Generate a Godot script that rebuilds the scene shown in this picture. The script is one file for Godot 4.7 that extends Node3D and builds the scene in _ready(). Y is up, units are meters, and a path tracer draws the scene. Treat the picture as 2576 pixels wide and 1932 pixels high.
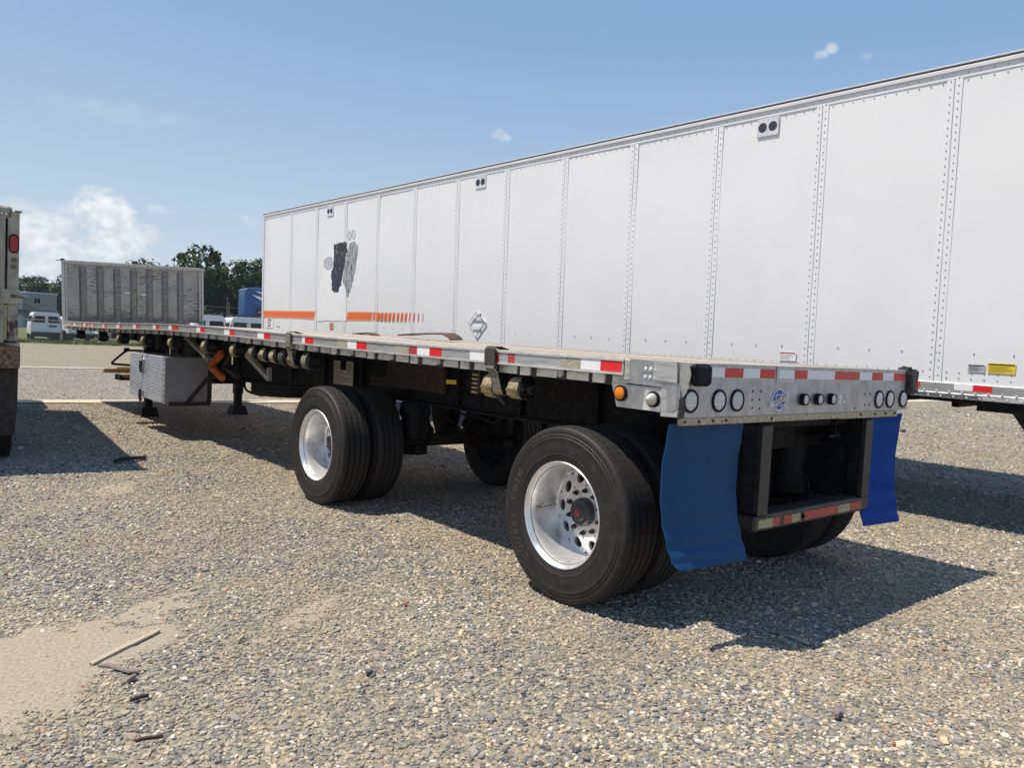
extends Node3D
# A gravel yard at noon: a long aluminium flatbed trailer seen from behind its left rear corner, a white box trailer beyond it.

var rng := RandomNumberGenerator.new()
var M := {}
var used_names := {}
var fnoise := FastNoiseLite.new()

const REAR := 1.06      # z of the flatbed's rear face; its front is at FRONT
const FRONT := -13.04
const SUN_TO := Vector3(0.41, -1.0, 0.285)

func _ready() -> void:
	rng.seed = 7
	fnoise.seed = 3
	fnoise.frequency = 1.0
	fnoise.fractal_octaves = 4
	var cam := Camera3D.new()
	cam.name = "camera"
	cam.fov = rad_to_deg(2.0 * atan(966.0 / 1993.47))
	cam.near = 0.05
	cam.far = 1500.0
	cam.transform = Transform3D(Basis(Vector3.UP, -0.7056) * Basis(Vector3.RIGHT, -0.0527) * Basis(Vector3.BACK, 0.0503), Vector3(-4.449, 1.4916, 3.49))
	add_child(cam)
	cam.current = true
	var we := WorldEnvironment.new()
	we.name = "environment"
	var e := Environment.new()
	e.background_mode = Environment.BG_SKY
	e.tonemap_mode = Environment.TONE_MAPPER_LINEAR
	e.tonemap_exposure = 1.14
	e.background_energy_multiplier = 1.0
	e.sdfgi_enabled = true
	e.ssao_enabled = true
	e.ssil_enabled = true
	e.fog_enabled = true
	e.fog_light_color = Color(0.78, 0.84, 0.9)
	e.fog_density = 0.0003
	var sky := Sky.new()
	var pm := PanoramaSkyMaterial.new()
	pm.panorama = make_sky()
	sky.sky_material = pm
	e.sky = sky
	we.environment = e
	add_child(we)
	var sun := DirectionalLight3D.new()
	sun.name = "sun"
	sun.light_energy = 1.6
	sun.light_color = Color(1.0, 0.955, 0.88)
	sun.light_angular_distance = 0.5
	sun.shadow_enabled = true
	sun.transform.basis = Basis.looking_at(SUN_TO.normalized(), Vector3.UP)
	add_child(sun)
	make_materials()
	build_ground()
	build_background()
	build_white_trailer()
	build_flatbed()
	build_box_body()
	build_debris()
	build_sand()
	build_gravel()

# ---------------------------------------------------------------- naming
func numbered(called: String) -> String:
	var n: int = used_names.get(called, 0)
	used_names[called] = n + 1
	return called if n == 0 else "%s_%03d" % [called, n]

func tag(o: Node, label: String, category: String, group := "", kind := "") -> Node:
	if label: o.set_meta("label", label)
	if category: o.set_meta("category", category)
	if group: o.set_meta("group", group)
	if kind: o.set_meta("kind", kind)
	return o

func thing(called: String, label: String, category: String, at := Vector3.ZERO, turn := 0.0, group := "") -> Node3D:
	var o := Node3D.new()
	o.name = numbered(called)
	add_child(o)
	o.position = at
	o.rotation.y = turn
	tag(o, label, category, group)
	return o

func node(called: String, parent: Node, at := Vector3.ZERO) -> Node3D:
	var o := Node3D.new()
	o.name = called
	o.position = at
	parent.add_child(o, true)
	return o

func obj(called: String, s: SurfaceTool, m: Material, parent: Node = null) -> MeshInstance3D:
	s.generate_normals()
	var o := MeshInstance3D.new()
	o.mesh = s.commit()
	o.material_override = m
	if parent == null:
		o.name = numbered(called)
		add_child(o)
	else:
		o.name = called
		parent.add_child(o, true)
	return o

func inst(called: String, mesh: Mesh, m: Material, parent: Node, t := Transform3D()) -> MeshInstance3D:
	var o := MeshInstance3D.new()
	o.mesh = mesh
	o.material_override = m
	o.transform = t
	if parent == self:
		o.name = numbered(called)
		add_child(o)
	else:
		o.name = called
		parent.add_child(o, true)
	return o

func mesh_of(s: SurfaceTool) -> ArrayMesh:
	s.generate_normals()
	return s.commit()

# ---------------------------------------------------------------- shapes
func mb() -> SurfaceTool:
	var s := SurfaceTool.new()
	s.begin(Mesh.PRIMITIVE_TRIANGLES)
	return s

func tri(s: SurfaceTool, a: Vector3, b: Vector3, c: Vector3, g := -1) -> void:
	s.set_smooth_group(g)
	s.add_vertex(a)
	s.set_smooth_group(g)
	s.add_vertex(b)
	s.set_smooth_group(g)
	s.add_vertex(c)

# corners run clockwise seen from outside
func quad(s: SurfaceTool, a: Vector3, b: Vector3, c: Vector3, d: Vector3, g := -1) -> void:
	tri(s, a, b, c, g)
	tri(s, a, c, d, g)

func hull8(s: SurfaceTool, p: Array) -> void: # p: bottom 4 (counter-clockwise from above: -x-z, -x+z, +x+z, +x-z), top 4
	quad(s, p[4], p[7], p[6], p[5])
	quad(s, p[0], p[1], p[2], p[3])
	quad(s, p[1], p[5], p[6], p[2])
	quad(s, p[3], p[7], p[4], p[0])
	quad(s, p[0], p[4], p[5], p[1])
	quad(s, p[2], p[6], p[7], p[3])

func bx(s: SurfaceTool, c: Vector3, size: Vector3, bev := 0.0, b := Basis()) -> void:
	var h := size * 0.5
	if bev <= 0.0:
		var p := []
		for y in [-1, 1]:
			for q in [[-1, -1], [-1, 1], [1, 1], [1, -1]]:
				p.append(c + b * Vector3(q[0] * h.x, y * h.y, q[1] * h.z))
		hull8(s, p)
		return
	bev = minf(bev, minf(h.x, minf(h.y, h.z)) * 0.95)
	var i := h - Vector3.ONE * bev
	for ax in 3:
		for sg in [-1.0, 1.0]:
			var u := (ax + 1) % 3
			var v := (ax + 2) % 3
			var f := []
			for q in [[-1, -1], [-1, 1], [1, 1], [1, -1]]:
				var w := Vector3.ZERO
				w[ax] = sg * h[ax]
				w[u] = q[0] * i[u]
				w[v] = q[1] * i[v]
				f.append(c + b * w)
			if sg > 0: quad(s, f[0], f[1], f[2], f[3])
			else: quad(s, f[3], f[2], f[1], f[0])
	for ax in 3: # edges along ax
		var u := (ax + 1) % 3
		var v := (ax + 2) % 3
		for su in [-1.0, 1.0]:
			for sv in [-1.0, 1.0]:
				var f := []
				for q in [[-1, 0], [1, 0], [1, 1], [-1, 1]]:
					var w := Vector3.ZERO
					w[ax] = q[0] * i[ax]
					w[u] = su * (h[u] if q[1] == 0 else i[u])
					w[v] = sv * (i[v] if q[1] == 0 else h[v])
					f.append(c + b * w)
				if su * sv > 0: quad(s, f[0], f[1], f[2], f[3])
				else: quad(s, f[3], f[2], f[1], f[0])
	for sx in [-1.0, 1.0]:
		for sy in [-1.0, 1.0]:
			for sz in [-1.0, 1.0]:
				var a := c + b * Vector3(sx * h.x, sy * i.y, sz * i.z)
				var d := c + b * Vector3(sx * i.x, sy * h.y, sz * i.z)
				var f := c + b * Vector3(sx * i.x, sy * i.y, sz * h.z)
				if sx * sy * sz > 0: tri(s, a, f, d)
				else: tri(s, a, d, f)

func bb(s: SurfaceTool, x0: float, x1: float, y0: float, y1: float, z0: float, z1: float, bev := 0.0) -> void:
	bx(s, Vector3((x0 + x1) * 0.5, (y0 + y1) * 0.5, (z0 + z1) * 0.5), Vector3(absf(x1 - x0), absf(y1 - y0), absf(z1 - z0)), bev)

func box_obj(called: String, m: Material, parent: Node, x0: float, x1: float, y0: float, y1: float, z0: float, z1: float, bev := 0.0) -> MeshInstance3D:
	var s := mb()
	bb(s, x0, x1, y0, y1, z0, z1, bev)
	return obj(called, s, m, parent)

func frame_of(dir: Vector3) -> Basis: # y along dir
	var d := dir.normalized()
	var o := Vector3.RIGHT if absf(d.x) < 0.8 else Vector3.FORWARD
	var x := o.cross(d).normalized()
	return Basis(x, d, x.cross(d))

func bar(s: SurfaceTool, p0: Vector3, p1: Vector3, w: float, d: float, up := Vector3.ZERO, bev := 0.0) -> void: # w across, d along up
	var dir := (p1 - p0).normalized()
	var b := frame_of(dir)
	if up != Vector3.ZERO:
		var x := dir.cross(up).normalized()
		b = Basis(x, dir, x.cross(dir))
	bx(s, (p0 + p1) * 0.5, Vector3(w, p0.distance_to(p1), d), bev, b)

# profile: [along axis, radius] pairs; a third number 1 starts a new smoothing group (a crease) there
func lathe(s: SurfaceTool, profile: Array, t: Transform3D, n := 32, g0 := 1) -> void: # axis is t.basis.y
	var g := g0
	for k in profile.size() - 1:
		var a: Array = profile[k]
		var c: Array = profile[k + 1]
		if a.size() > 2: g += 1
		for i in n:
			var u0 := TAU * i / n
			var u1 := TAU * (i + 1) / n
			var p0 := t * Vector3(cos(u0) * a[1], a[0], sin(u0) * a[1])
			var p1 := t * Vector3(cos(u1) * a[1], a[0], sin(u1) * a[1])
			var q0 := t * Vector3(cos(u0) * c[1], c[0], sin(u0) * c[1])
			var q1 := t * Vector3(cos(u1) * c[1], c[0], sin(u1) * c[1])
			if a[1] > 1e-6: tri(s, p0, p1, q1 if c[1] > 1e-6 else q0, g)
			if c[1] > 1e-6: tri(s, p0, q1, q0, g)

func rod(s: SurfaceTool, p0: Vector3, p1: Vector3, r: float, n := 10, r2 := -1.0) -> void:
	var l := p0.distance_to(p1)
	var rr := r if r2 < 0 else r2
	lathe(s, [[0.0, 0.0], [0.0, r, 1], [l, rr, 1], [l, 0.0]], Transform3D(frame_of(p1 - p0), p0), n)

func pipe(s: SurfaceTool, pts: Array, r: float, n := 8, steps := 4) -> void: # a bent tube through the points
	var c := Curve3D.new()
	for k in pts.size():
		var t := Vector3.ZERO
		if k > 0 and k < pts.size() - 1:
			t = ((pts[k + 1] - pts[k - 1]) as Vector3) * 0.16
		c.add_point(pts[k], -t, t)
	var all := []
	for k in pts.size() - 1:
		for j in steps:
			all.append(c.sample(k, float(j) / steps))
	all.append(pts[pts.size() - 1])
	var rings := []
	var x := frame_of(all[1] - all[0]).x
	for k in all.size():
		var d: Vector3 = (all[mini(k + 1, all.size() - 1)] - all[maxi(k - 1, 0)]).normalized()
		x = (x - d * x.dot(d)).normalized()
		var y := d.cross(x)
		var ring := []
		for i in n:
			ring.append(all[k] + (x * cos(TAU * i / n) + y * sin(TAU * i / n)) * r)
		rings.append(ring)
	for k in rings.size() - 1:
		for i in n:
			var j := (i + 1) % n
			quad(s, rings[k][i], rings[k + 1][i], rings[k + 1][j], rings[k][j], 1)

# a flat polygon given in 2D, pushed out by depth along t.basis.z
func prism(s: SurfaceTool, poly: PackedVector2Array, depth: float, t := Transform3D()) -> void:
	if Geometry2D.is_polygon_clockwise(poly): # y up: counter-clockwise wanted
		pass
	else:
		poly = poly.duplicate()
		poly.reverse()
	var idx := Geometry2D.triangulate_polygon(poly)
	for k in range(0, idx.size(), 3):
		var a := poly[idx[k]]
		var b := poly[idx[k + 1]]
		var c := poly[idx[k + 2]]
		if (b - a).cross(c - a) > 0:
			var w := b
			b = c
			c = w
		tri(s, t * Vector3(a.x, a.y, depth), t * Vector3(b.x, b.y, depth), t * Vector3(c.x, c.y, depth))
		tri(s, t * Vector3(a.x, a.y, 0), t * Vector3(c.x, c.y, 0), t * Vector3(b.x, b.y, 0))
	var n := poly.size()
	var ccw := not Geometry2D.is_polygon_clockwise(poly)
	for k in n:
		var a := poly[k]
		var b := poly[(k + 1) % n]
		var q := [t * Vector3(a.x, a.y, 0), t * Vector3(a.x, a.y, depth), t * Vector3(b.x, b.y, depth), t * Vector3(b.x, b.y, 0)]
		if ccw: quad(s, q[0], q[1], q[2], q[3])
		else: quad(s, q[3], q[2], q[1], q[0])

func poly(a: Array) -> PackedVector2Array:
	var p := PackedVector2Array()
	for q in a: p.append(Vector2(q[0], q[1]))
	return p

func rounded(w: float, h: float, r: float, n := 5) -> PackedVector2Array:
	var p := PackedVector2Array()
	for c in [[1, 1, 0.0], [-1, 1, 0.25], [-1, -1, 0.5], [1, -1, 0.75]]:
		for i in n + 1:
			var a: float = TAU * (c[2] + 0.25 * i / n)
			p.append(Vector2(c[0] * (w * 0.5 - r) + cos(a) * r, c[1] * (h * 0.5 - r) + sin(a) * r))
	return p

func ring_poly(s: SurfaceTool, outer: PackedVector2Array, inner: PackedVector2Array, depth: float, t := Transform3D()) -> void: # same point counts
	var n := outer.size()
	for k in n:
		var j := (k + 1) % n
		var a := outer[k]
		var b := outer[j]
		var c := inner[j]
		var d := inner[k]
		quad(s, t * Vector3(a.x, a.y, depth), t * Vector3(d.x, d.y, depth), t * Vector3(c.x, c.y, depth), t * Vector3(b.x, b.y, depth))
		quad(s, t * Vector3(a.x, a.y, 0), t * Vector3(b.x, b.y, 0), t * Vector3(c.x, c.y, 0), t * Vector3(d.x, d.y, 0))
		quad(s, t * Vector3(a.x, a.y, 0), t * Vector3(a.x, a.y, depth), t * Vector3(b.x, b.y, depth), t * Vector3(b.x, b.y, 0))
		quad(s, t * Vector3(d.x, d.y, 0), t * Vector3(c.x, c.y, 0), t * Vector3(c.x, c.y, depth), t * Vector3(d.x, d.y, depth))

# a strap: a band of given width (along "across") and thickness that follows points
func band(s: SurfaceTool, pts: Array, across: Vector3, thick: float) -> void:
	for k in pts.size() - 1:
		var a: Vector3 = pts[k]
		var b: Vector3 = pts[k + 1]
		var n := (b - a).cross(across).normalized() * thick * 0.5
		var w := across * 0.5
		hull8(s, [a - w - n, b - w - n, b + w - n, a + w - n, a - w + n, b - w + n, b + w + n, a + w + n])

func text_mesh(t: String, size: float, depth: float, font := "Droid Sans", bold := true) -> TextMesh:
	var tm := TextMesh.new()
	var f := SystemFont.new()
	f.font_names = PackedStringArray([font])
	f.font_weight = 700 if bold else 400
	tm.font = f
	tm.text = t
	tm.font_size = 64
	tm.pixel_size = size / 64.0
	tm.depth = depth
	tm.curve_step = 2.0
	return tm

# ---------------------------------------------------------------- materials
func noise_tex(freq: float, ramp: Array, octaves := 4, size := 512, sd := 1, type := FastNoiseLite.TYPE_SIMPLEX_SMOOTH) -> NoiseTexture2D:
	var n := FastNoiseLite.new()
	n.seed = sd
	n.noise_type = type
	n.frequency = freq
	n.fractal_octaves = octaves
	var t := NoiseTexture2D.new()
	t.width = size
	t.height = size
	t.seamless = true
	t.noise = n
	if ramp.size():
		var g := Gradient.new()
		var off := PackedFloat32Array()
		var col := PackedColorArray()
		for q in ramp:
			off.append(q[0])
			col.append(q[1])
		g.offsets = off
		g.colors = col
		t.color_ramp = g
	return t

func lin(r: float, g: float, b: float) -> Color:
	return Color(r, g, b).linear_to_srgb()

func mat(called: String, c: Color, rough := 0.6, metal := 0.0) -> StandardMaterial3D:
	var m := StandardMaterial3D.new()
	m.resource_name = called
	m.albedo_color = c
	m.roughness = rough
	m.metallic = metal
	M[called] = m
	return m

func worn(called: String, rough: float, metal: float, tex: Texture2D, scale: Vector3, rtex: Texture2D = null, bump: Texture2D = null, bscale := 0.4, world := false) -> StandardMaterial3D:
	var m := mat(called, Color.WHITE, rough, metal)
	m.albedo_texture = tex
	m.uv1_triplanar = true
	m.uv1_world_triplanar = world
	m.uv1_scale = scale
	if rtex:
		m.roughness_texture = rtex
	if bump:
		m.heightmap_enabled = true
		m.heightmap_texture = bump
		m.heightmap_scale = bscale
	return m

func g1(v: float) -> Color:
	return Color(v, v, v)

func make_materials() -> void:
	var cloudy := noise_tex(0.012, [[0.0, g1(0.55)], [0.45, g1(0.8)], [1.0, g1(1.0)]], 5, 512, 11)
	# metal of the flatbed
	worn("alu", 0.5, 0.8, noise_tex(0.014, [[0.0, lin(0.33, 0.33, 0.345)], [0.35, lin(0.42, 0.42, 0.435)], [0.6, lin(0.46, 0.465, 0.48)], [1.0, lin(0.55, 0.55, 0.56)]], 5, 512, 21), Vector3(1.6, 0.8, 1.6), cloudy)
	worn("alu_rail", 0.42, 0.5, noise_tex(0.01, [[0.0, lin(0.36, 0.36, 0.365)], [0.4, lin(0.47, 0.475, 0.48)], [1.0, lin(0.58, 0.58, 0.585)]], 5, 512, 22), Vector3(6.0, 6.0, 0.8), cloudy)
	worn("alu_bright", 0.34, 0.55, noise_tex(0.01, [[0.0, lin(0.62, 0.62, 0.63)], [1.0, lin(0.88, 0.88, 0.88)]], 3, 256, 23), Vector3(3, 3, 3))
	worn("alu_dull", 0.55, 0.6, noise_tex(0.02, [[0.0, lin(0.34, 0.33, 0.30)], [0.5, lin(0.5, 0.48, 0.43)], [1.0, lin(0.62, 0.6, 0.55)]], 4, 256, 24), Vector3(3, 3, 3))
	worn("galvanised", 0.6, 0.4, noise_tex(0.02, [[0.0, lin(0.22, 0.18, 0.12)], [0.45, lin(0.42, 0.37, 0.27)], [1.0, lin(0.55, 0.5, 0.4)]], 4, 256, 25), Vector3(3, 3, 3))
	worn("head_panel", 0.62, 0.25, head_dirt(), Vector3(1.0 / 2.5, 1.0 / 1.13, 1.0))
	worn("head_rib", 0.6, 0.4, noise_tex(0.02, [[0.0, lin(0.07, 0.067, 0.06)], [0.3, lin(0.21, 0.2, 0.175)], [1.0, lin(0.3, 0.285, 0.25)]], 4, 256, 27), Vector3(1.2, 3.0, 1.2))
	worn("deck_wood", 0.8, 0.0, noise_tex(0.018, [[0.0, lin(0.09, 0.05, 0.035)], [0.27, lin(0.26, 0.18, 0.13)], [0.38, lin(0.55, 0.5, 0.43)], [1.0, lin(0.68, 0.64, 0.57)]], 5, 512, 28), Vector3(12.0, 12.0, 0.7))
	worn("deck_wood_dark", 0.8, 0.0, noise_tex(0.018, [[0.0, lin(0.06, 0.03, 0.02)], [0.4, lin(0.24, 0.16, 0.12)], [0.58, lin(0.45, 0.39, 0.32)], [1.0, lin(0.55, 0.5, 0.44)]], 5, 512, 29), Vector3(12.0, 12.0, 0.7))
	worn("old_board", 0.85, 0.0, noise_tex(0.02, [[0.0, lin(0.03, 0.015, 0.01)], [0.5, lin(0.09, 0.05, 0.035)], [1.0, lin(0.2, 0.14, 0.1)]], 4, 256, 30), Vector3(9.0, 9.0, 1.0))
	worn("lip_metal", 0.4, 0.3, noise_tex(0.02, [[0.0, lin(0.4, 0.37, 0.3)], [0.35, lin(0.72, 0.68, 0.6)], [1.0, lin(0.82, 0.78, 0.7)]], 4, 256, 72), Vector3(3, 3, 1.5))
	# dark frame
	worn("frame_black", 0.6, 0.0, noise_tex(0.02, [[0.0, lin(0.008, 0.008, 0.009)], [0.6, lin(0.016, 0.016, 0.018)], [1.0, lin(0.035, 0.03, 0.026)]], 4, 256, 31), Vector3(2, 2, 2), cloudy)
	worn("frame_worn", 0.5, 0.0, noise_tex(0.025, [[0.0, lin(0.012, 0.012, 0.012)], [0.6, lin(0.024, 0.024, 0.024)], [0.8, lin(0.045, 0.036, 0.028)], [1.0, lin(0.09, 0.065, 0.045)]], 5, 256, 32), Vector3(3, 3, 3), cloudy)
	worn("rust", 0.85, 0.1, noise_tex(0.025, [[0.0, lin(0.03, 0.015, 0.01)], [0.5, lin(0.09, 0.045, 0.025)], [1.0, lin(0.2, 0.1, 0.05)]], 5, 256, 33), Vector3(3, 3, 3))
	worn("rust_brown", 0.8, 0.1, noise_tex(0.02, [[0.0, lin(0.02, 0.013, 0.011)], [0.6, lin(0.045, 0.028, 0.022)], [1.0, lin(0.1, 0.05, 0.03)]], 4, 256, 34), Vector3(3, 3, 3))
	worn("tyre_tread", 0.78, 0.0, noise_tex(0.03, [[0.0, lin(0.008, 0.008, 0.008)], [0.5, lin(0.017, 0.017, 0.017)], [0.75, lin(0.032, 0.031, 0.03)], [1.0, lin(0.07, 0.066, 0.06)]], 5, 512, 35), Vector3(4, 4, 4), null, noise_tex(0.06, [], 4, 256, 36), 0.25)
	worn("tyre_side", 0.66, 0.0, noise_tex(0.012, [[0.0, lin(0.008, 0.0075, 0.007)], [0.55, lin(0.015, 0.0125, 0.0115)], [1.0, lin(0.032, 0.025, 0.021)]], 5, 512, 37), Vector3(1.6, 1.6, 1.6))
	mat("tyre_letter", lin(0.05, 0.042, 0.038), 0.6)
	worn("rim_alu", 0.46, 0.7, noise_tex(0.014, [[0.0, lin(0.56, 0.55, 0.53)], [0.3, lin(0.74, 0.74, 0.74)], [1.0, lin(0.86, 0.86, 0.87)]], 5, 512, 38), Vector3(2.5, 2.5, 2.5), cloudy)
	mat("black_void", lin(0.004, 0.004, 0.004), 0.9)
	mat("hub_grey", lin(0.06, 0.065, 0.07), 0.45, 0.4)
	mat("hub_red", lin(0.35, 0.03, 0.035), 0.4)
	mat("rubber_black", lin(0.008, 0.008, 0.01), 0.42)
	worn("rubber_torn", 0.5, 0.0, noise_tex(0.05, [[0.0, lin(0.004, 0.004, 0.004)], [0.6, lin(0.014, 0.014, 0.015)], [1.0, lin(0.06, 0.06, 0.06)]], 4, 256, 39), Vector3(6, 6, 6))
	var flap := worn("mud_flap_blue", 0.45, 0.0, noise_tex(0.012, [[0.0, lin(0.004, 0.047, 0.14)], [1.0, lin(0.006, 0.06, 0.17)]], 4, 256, 40), Vector3(1.5, 1.5, 1.5))
	flap.backlight_enabled = true
	flap.metallic_specular = 0.3
	flap.roughness = 0.5
	flap.backlight = Color(0.01, 0.05, 0.16)
	var flap2 := worn("mud_flap_bright", 0.4, 0.0, noise_tex(0.012, [[0.0, lin(0.001, 0.045, 0.27)], [1.0, lin(0.002, 0.06, 0.33)]], 4, 256, 40), Vector3(1.5, 1.5, 1.5))
	flap2.backlight_enabled = true
	flap2.metallic_specular = 0.15
	flap2.backlight = Color(0.0, 0.08, 0.5)
	worn("paint_orange_rust", 0.6, 0.0, noise_tex(0.02, [[0.0, lin(0.22, 0.04, 0.01)], [0.5, lin(0.6, 0.13, 0.025)], [1.0, lin(0.75, 0.22, 0.06)]], 4, 256, 41), Vector3(5, 5, 5))
	# tapes, lenses, plastics
	var tape_n := noise_tex(0.03, [[0.0, g1(0.93)], [0.5, g1(1.0)], [1.0, g1(1.0)]], 3, 256, 42)
	worn("tape_red", 0.35, 0.0, tape_n, Vector3(8, 8, 8)).albedo_color = lin(0.72, 0.02, 0.022)
	worn("tape_red_rear", 0.4, 0.0, tape_n, Vector3(8, 8, 8)).albedo_color = lin(0.62, 0.045, 0.035)
	worn("tape_white", 0.35, 0.0, tape_n, Vector3(8, 8, 8)).albedo_color = lin(0.82, 0.82, 0.84)
	worn("tape_red_dirty", 0.6, 0.0, noise_tex(0.04, [[0.0, lin(0.12, 0.05, 0.04)], [0.5, lin(0.4, 0.03, 0.03)], [1.0, lin(0.6, 0.3, 0.28)]], 4, 256, 43), Vector3(8, 8, 3))
	worn("tape_tan", 0.6, 0.0, noise_tex(0.04, [[0.0, lin(0.2, 0.18, 0.13)], [0.5, lin(0.36, 0.34, 0.26)], [1.0, lin(0.5, 0.48, 0.42)]], 4, 256, 44), Vector3(8, 8, 3))
	worn("tape_red_old", 0.6, 0.0, noise_tex(0.04, [[0.0, lin(0.1, 0.03, 0.02)], [0.5, lin(0.5, 0.08, 0.05)], [1.0, lin(0.62, 0.14, 0.1)]], 4, 256, 45), Vector3(5, 5, 5))
	worn("tape_cream_old", 0.6, 0.0, noise_tex(0.04, [[0.0, lin(0.12, 0.1, 0.05)], [0.5, lin(0.42, 0.38, 0.2)], [1.0, lin(0.55, 0.5, 0.3)]], 4, 256, 46), Vector3(5, 5, 5))
	mat("lens_clear", lin(0.55, 0.55, 0.55), 0.12)
	mat("lens_chip", lin(0.85, 0.85, 0.85), 0.1, 0.6)
	mat("lens_amber", lin(0.75, 0.2, 0.01), 0.2)
	mat("lens_red", lin(0.35, 0.008, 0.012), 0.2)
	mat("lens_cone", lin(0.62, 0.58, 0.52), 0.2, 0.3)
	mat("emblem_blue", lin(0.012, 0.035, 0.36), 0.3)
	mat("emblem_silver", lin(0.62, 0.61, 0.58), 0.35, 0.5)
	mat("emblem_white", lin(0.8, 0.8, 0.82), 0.4)
	mat("emblem_text", lin(0.3, 0.3, 0.27), 0.4, 0.3)
	worn("webbing", 0.85, 0.0, noise_tex(0.03, [[0.0, lin(0.1, 0.08, 0.045)], [0.5, lin(0.32, 0.26, 0.16)], [1.0, lin(0.52, 0.46, 0.33)]], 4, 256, 47), Vector3(5, 5, 5))
	worn("webbing_grey", 0.85, 0.0, noise_tex(0.03, [[0.0, lin(0.08, 0.075, 0.06)], [0.5, lin(0.17, 0.155, 0.125)], [1.0, lin(0.27, 0.25, 0.2)]], 4, 256, 48), Vector3(5, 5, 5))
	worn("webbing_dark", 0.8, 0.0, noise_tex(0.03, [[0.0, lin(0.02, 0.02, 0.02)], [1.0, lin(0.07, 0.065, 0.055)]], 4, 256, 49), Vector3(5, 5, 5))
	worn("dirty_chrome", 0.35, 0.8, noise_tex(0.03, [[0.0, lin(0.12, 0.09, 0.04)], [0.6, lin(0.5, 0.4, 0.2)], [1.0, lin(0.75, 0.7, 0.6)]], 4, 256, 50), Vector3(6, 6, 6))
	# white trailer
	worn("panel_white", 0.34, 0.0, noise_tex(0.006, [[0.0, lin(0.735, 0.745, 0.78)], [1.0, lin(0.785, 0.79, 0.82)]], 4, 512, 51), Vector3(0.3, 0.3, 0.3), noise_tex(0.008, [[0.0, g1(0.85)], [1.0, g1(1.0)]], 3, 256, 52))
	mat("strip_white", lin(0.76, 0.77, 0.80), 0.4)
	mat("rivet_grey", lin(0.34, 0.345, 0.37), 0.4, 0.3)
	worn("rail_white", 0.3, 0.3, noise_tex(0.01, [[0.0, lin(0.66, 0.66, 0.69)], [1.0, lin(0.8, 0.8, 0.82)]], 3, 256, 53), Vector3(2, 2, 0.5))
	mat("rail_dark", lin(0.11, 0.085, 0.095), 0.6)
	mat("print_orange", lin(0.78, 0.14, 0.02), 0.45)
	mat("print_orange_faded", lin(0.6, 0.2, 0.1), 0.5)
	mat("print_cream", lin(0.8, 0.66, 0.58), 0.45)
	mat("print_black", lin(0.02, 0.022, 0.028), 0.5)
	mat("print_yellow", lin(0.72, 0.55, 0.03), 0.5)
	mat("print_yellow_dark", lin(0.32, 0.24, 0.02), 0.5)
	mat("print_grey", lin(0.45, 0.46, 0.47), 0.5)
	mat("print_red", lin(0.55, 0.04, 0.04), 0.5)
	mat("vent_mesh", lin(0.022, 0.03, 0.05), 0.7)
	worn("buffed_white", 0.42, 0.0, noise_tex(0.01, [[0.0, lin(0.79, 0.795, 0.825)], [1.0, lin(0.83, 0.83, 0.85)]], 3, 256, 54), Vector3(1, 1, 1))
	worn("spray_dark", 0.7, 0.0, noise_tex(0.022, [[0.0, lin(0.018, 0.021, 0.032)], [0.64, lin(0.032, 0.038, 0.056)], [0.78, lin(0.1, 0.12, 0.17)], [0.95, lin(0.38, 0.42, 0.5)]], 4, 512, 55), Vector3(0.8, 0.5, 0.8))
	worn("spray_grey", 0.7, 0.0, noise_tex(0.022, [[0.0, lin(0.04, 0.045, 0.05)], [0.3, lin(0.1, 0.11, 0.12)], [0.4, lin(0.28, 0.31, 0.32)], [1.0, lin(0.38, 0.42, 0.43)]], 4, 512, 56), Vector3(0.9, 0.45, 0.9))
	worn("spray_light", 0.7, 0.0, noise_tex(0.04, [[0.0, lin(0.1, 0.12, 0.17)], [0.4, lin(0.24, 0.28, 0.36)], [0.55, lin(0.6, 0.63, 0.7)], [1.0, lin(0.72, 0.73, 0.78)]], 5, 512, 57), Vector3(1.6, 1.6, 1.6))
	mat("spray_faint", lin(0.42, 0.43, 0.46), 0.6)
	# tool box
	worn("box_quilted", 0.34, 0.75, noise_tex(0.012, [[0.0, lin(0.6, 0.6, 0.64)], [1.0, lin(0.82, 0.82, 0.85)]], 3, 256, 58), Vector3(2, 2, 2))
	worn("box_grey", 0.55, 0.25, noise_tex(0.012, [[0.0, lin(0.27, 0.27, 0.29)], [1.0, lin(0.36, 0.36, 0.38)]], 4, 256, 59), Vector3(2, 2, 2))
	worn("timber", 0.85, 0.0, noise_tex(0.02, [[0.0, lin(0.2, 0.11, 0.045)], [0.5, lin(0.5, 0.31, 0.13)], [1.0, lin(0.66, 0.45, 0.22)]], 4, 256, 60), Vector3(8, 8, 1))
	worn("pale_wood", 0.85, 0.0, noise_tex(0.03, [[0.0, lin(0.26, 0.2, 0.13)], [0.5, lin(0.46, 0.38, 0.28)], [1.0, lin(0.58, 0.5, 0.4)]], 4, 256, 61), Vector3(12, 12, 12))
	worn("dark_bark", 0.9, 0.0, noise_tex(0.05, [[0.0, lin(0.02, 0.015, 0.012)], [1.0, lin(0.11, 0.08, 0.065)]], 4, 256, 62), Vector3(12, 12, 12))
	worn("grey_bark", 0.9, 0.0, noise_tex(0.05, [[0.0, lin(0.12, 0.09, 0.08)], [1.0, lin(0.34, 0.27, 0.24)]], 4, 256, 63), Vector3(12, 12, 12))
	# box body at the left edge
	worn("old_white", 0.6, 0.1, noise_tex(0.012, [[0.0, lin(0.12, 0.105, 0.08)], [0.25, lin(0.28, 0.26, 0.205)], [0.6, lin(0.36, 0.34, 0.27)], [1.0, lin(0.43, 0.41, 0.335)]], 5, 512, 64), Vector3(0.9, 0.5, 0.9))
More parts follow.
